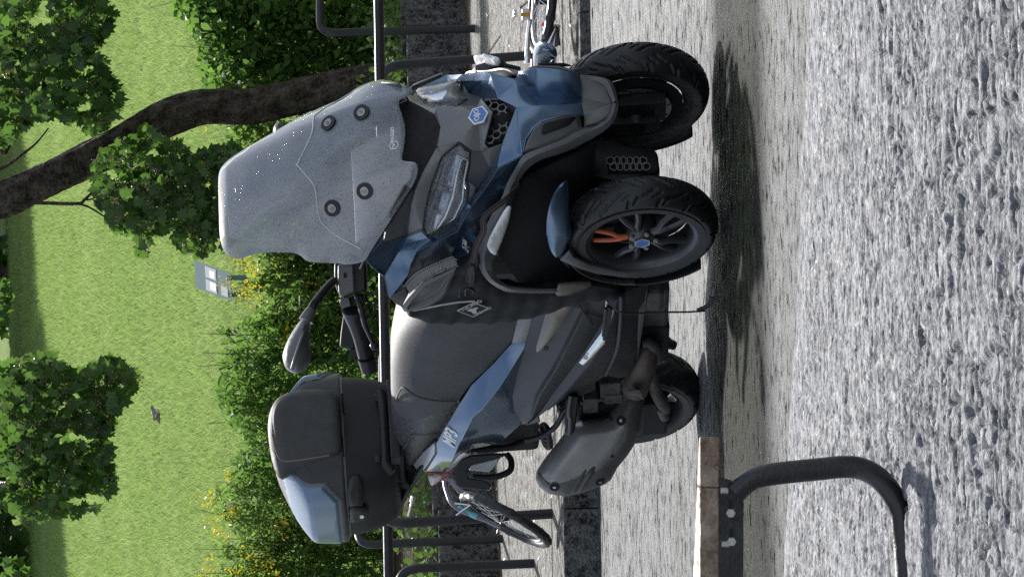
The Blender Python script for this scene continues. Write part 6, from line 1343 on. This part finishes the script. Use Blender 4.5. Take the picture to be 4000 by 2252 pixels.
# teal bicycle leaning over on the left, front wheel towards the camera
HB = at_Y(1975, 2028, 21.0); ba = empty('bicycle', HB, label='grey bicycle with teal fork leaning left behind the scooter', cat='bicycle')
lean_up = Vector((.50, -.0, .86)).normalized(); head = Vector((.26, -.96, .05)); head = (head - lean_up * head.dot(lean_up)).normalized(); axl = head.cross(lean_up).normalized(); Rb = .29
bike_wheel('front_wheel', (0, 0, 0), axl, Rb, ba, .026, True, lean_up, 'dark_plastic')
crown = at_Y(1738, 1872, 21.25) - HB; q1_ = at_Y(1790, 1948, 21.12) - HB; stem_ = at_Y(1600, 1790, 21.35) - HB
for s in (-1, 1):
    pts = [axl * (.05 * s), (q1_ + axl * (.05 * s)).lerp(axl * (.05 * s), .5), q1_ + axl * (.045 * s), crown.lerp(q1_, .35) + axl * (.03 * s), crown]
    V, F = tube_geo(catmull(pts, 4), [.010] * 4 + [.014] * 5 + [.016] * 8, 10); mesh('fork_leg', V, F, 'fork_paint', ba, 60)
    V, F = tube_geo([pts[1], pts[2].lerp(pts[1], .15)], .0165, 12); mesh('fork_sleeve', V, F, 'teal', ba, 60)
V, F = tube_geo([crown, stem_], .018, 12); mesh('steerer', V, F, 'fork_paint', ba, 60)
bl_ = at_Y(1548, 2003, 21.0) - HB; bar_c = stem_
V, F = tube_geo(catmull([bl_, bl_.lerp(bar_c, .45), bar_c, bar_c + (bar_c - bl_) * .9], 4), .013, 12); mesh('handlebar', V, F, 'black_tube', ba, 60)
V, F = tube_geo([bl_, bl_.lerp(bar_c, .45)], .019, 12); mesh('grip', V, F, 'black_plastic', ba, 60)
lv = [at_Y(*px('K8', *p), 20.95) - HB for p in ((515, 690), (500, 760), (470, 880))]; V, F = tube_geo(catmull(lv, 4), [.013] * 4 + [.008] * 5, 10); mesh('brake_lever', V, F, 'chrome', ba, 60)
for p in (((905, 755), (1060, 770)), ((920, 870), (1060, 770))):
    q = [at_Y(*px('K8', *a), 20.9) - HB for a in p]; V, F = tube_geo(q, .005, 8); mesh('brake_arm', V, F, 'chrome', ba)
fr = Vector((.90, .43, .0)); rear_h = fr * 1.04; bb = fr * .6 + Vector((0, 0, -.02)); st_ = fr * .80 + lean_up * .36
for nm, A_, B_, r_ in (('down_tube', crown.lerp(stem_, .2), bb, .018), ('top_tube', crown.lerp(stem_, .6), st_, .016), ('seat_tube', bb, st_, .016), ('chain_stay', bb, rear_h, .010), ('seat_stay', st_, rear_h, .009)):
    V, F = tube_geo([A_, B_], r_, 12); mesh(nm, V, F, 'silver_paint', ba, 60)
bike_wheel('rear_wheel', rear_h, fr.cross(lean_up), Rb, ba, .026, True, lean_up)
V, F = box_geo(st_ + lean_up * .12, (.12, .05, .03), (fr, fr.cross(lean_up), lean_up)); o = mesh('saddle', V, F, 'black_plastic', ba); solid(o, 0, .02)
V, F = tube_geo([st_, st_ + lean_up * .12], .013, 10); mesh('seat_post', V, F, 'alu', ba)
# red bicycle lying on its side on the right
RB = at_Y(2128, 10, 20.75); bb_ = empty('bicycle', RB, label='red bicycle lying on its side on the right, behind the far front wheel', cat='bicycle')
def rbp(x, y, Y=20.75): return at_Y(*px('N6', x, y), Y) - RB
wn_ = Vector((.10, -.17, 1)).normalized()
cw_ = rbp(700, 40, 20.9); bike_wheel('rear_wheel', cw_, wn_, .30, bb_, .026, True, (1, 0, 0))
def seg(nm, a, b, r, m, k=2): 
    V, F = tube_geo([a, b], r, 12); return mesh(nm, V, F, m, bb_, 60)
V, F = tube_geo(catmull([rbp(460, 990, 20.55), rbp(455, 850, 20.5), rbp(465, 600, 20.5), rbp(480, 450, 20.5), rbp(505, 310, 20.5)], 4), [.016] * 4 + [.013] * 13, 10); mesh('crank', V, F, 'chrome', bb_, 60)
V, F = join_geo([box_geo(rbp(430, 240, 20.48), (.03, .04, .022)), ]); o = mesh('pedal', V, F, 'alu', bb_); solid(o, 0, .004)
V, F = box_geo(rbp(430, 236, 20.43), (.016, .004, .0095 * 2.2), (Vector((0, 0, 1)), Vector((0, 1, 0)), Vector((1, 0, 0)))) if False else box_geo(rbp(428, 238, 20.435), (.011, .004, .026)); mesh('pedal_reflector', V, F, 'amber', o) if False else mesh('pedal_reflector', V, F, 'amber', bb_)
V, F = box_geo(rbp(250, 225, 20.6), (.020, .03, .008)); o = mesh('pedal_cap', V, F, 'alu', bb_); solid(o, 0, .003)
seg('seat_tube', rbp(560, 960, 20.9), rbp(540, 1700, 20.9), .017, 'red_frame'); seg('chain_stay', rbp(610, 900, 20.7), rbp(790, 330, 20.75), .009, 'silver_paint'); seg('seat_stay', rbp(760, 820, 20.7), rbp(900, 470, 20.7), .013, 'chrome')
seg('down_tube', rbp(700, 900, 20.8), rbp(830, 640, 20.8), .018, 'red_frame'); seg('stay_bridge', rbp(700, 430, 20.8), rbp(735, 380, 20.8), .014, 'red_frame')
seg('bottom_bracket', rbp(880, 760, 20.75), rbp(930, 400, 20.75), .022, 'alu'); seg('cassette', rbp(830, 480, 20.72), rbp(960, 480, 20.72), .026, 'steel'); seg('pedal_axle', rbp(935, 430, 20.7), rbp(970, 740, 20.7), .009, 'black_plastic')
bike_wheel('front_wheel', cw_ + Vector((-1.05, .12, 0)), wn_, .30, bb_, .026, True, (1, 0, 0)); seg('fork', cw_ + Vector((-1.05, .12, .03)), cw_ + Vector((-.75, .1, .05)), .013, 'red_frame')
seg('top_tube', rbp(540, 1700, 20.9), cw_ + Vector((-.75, .1, .05)), .017, 'red_frame'); seg('down_tube', rbp(620, 950, 20.9), cw_ + Vector((-.78, .1, .03)), .019, 'red_frame')
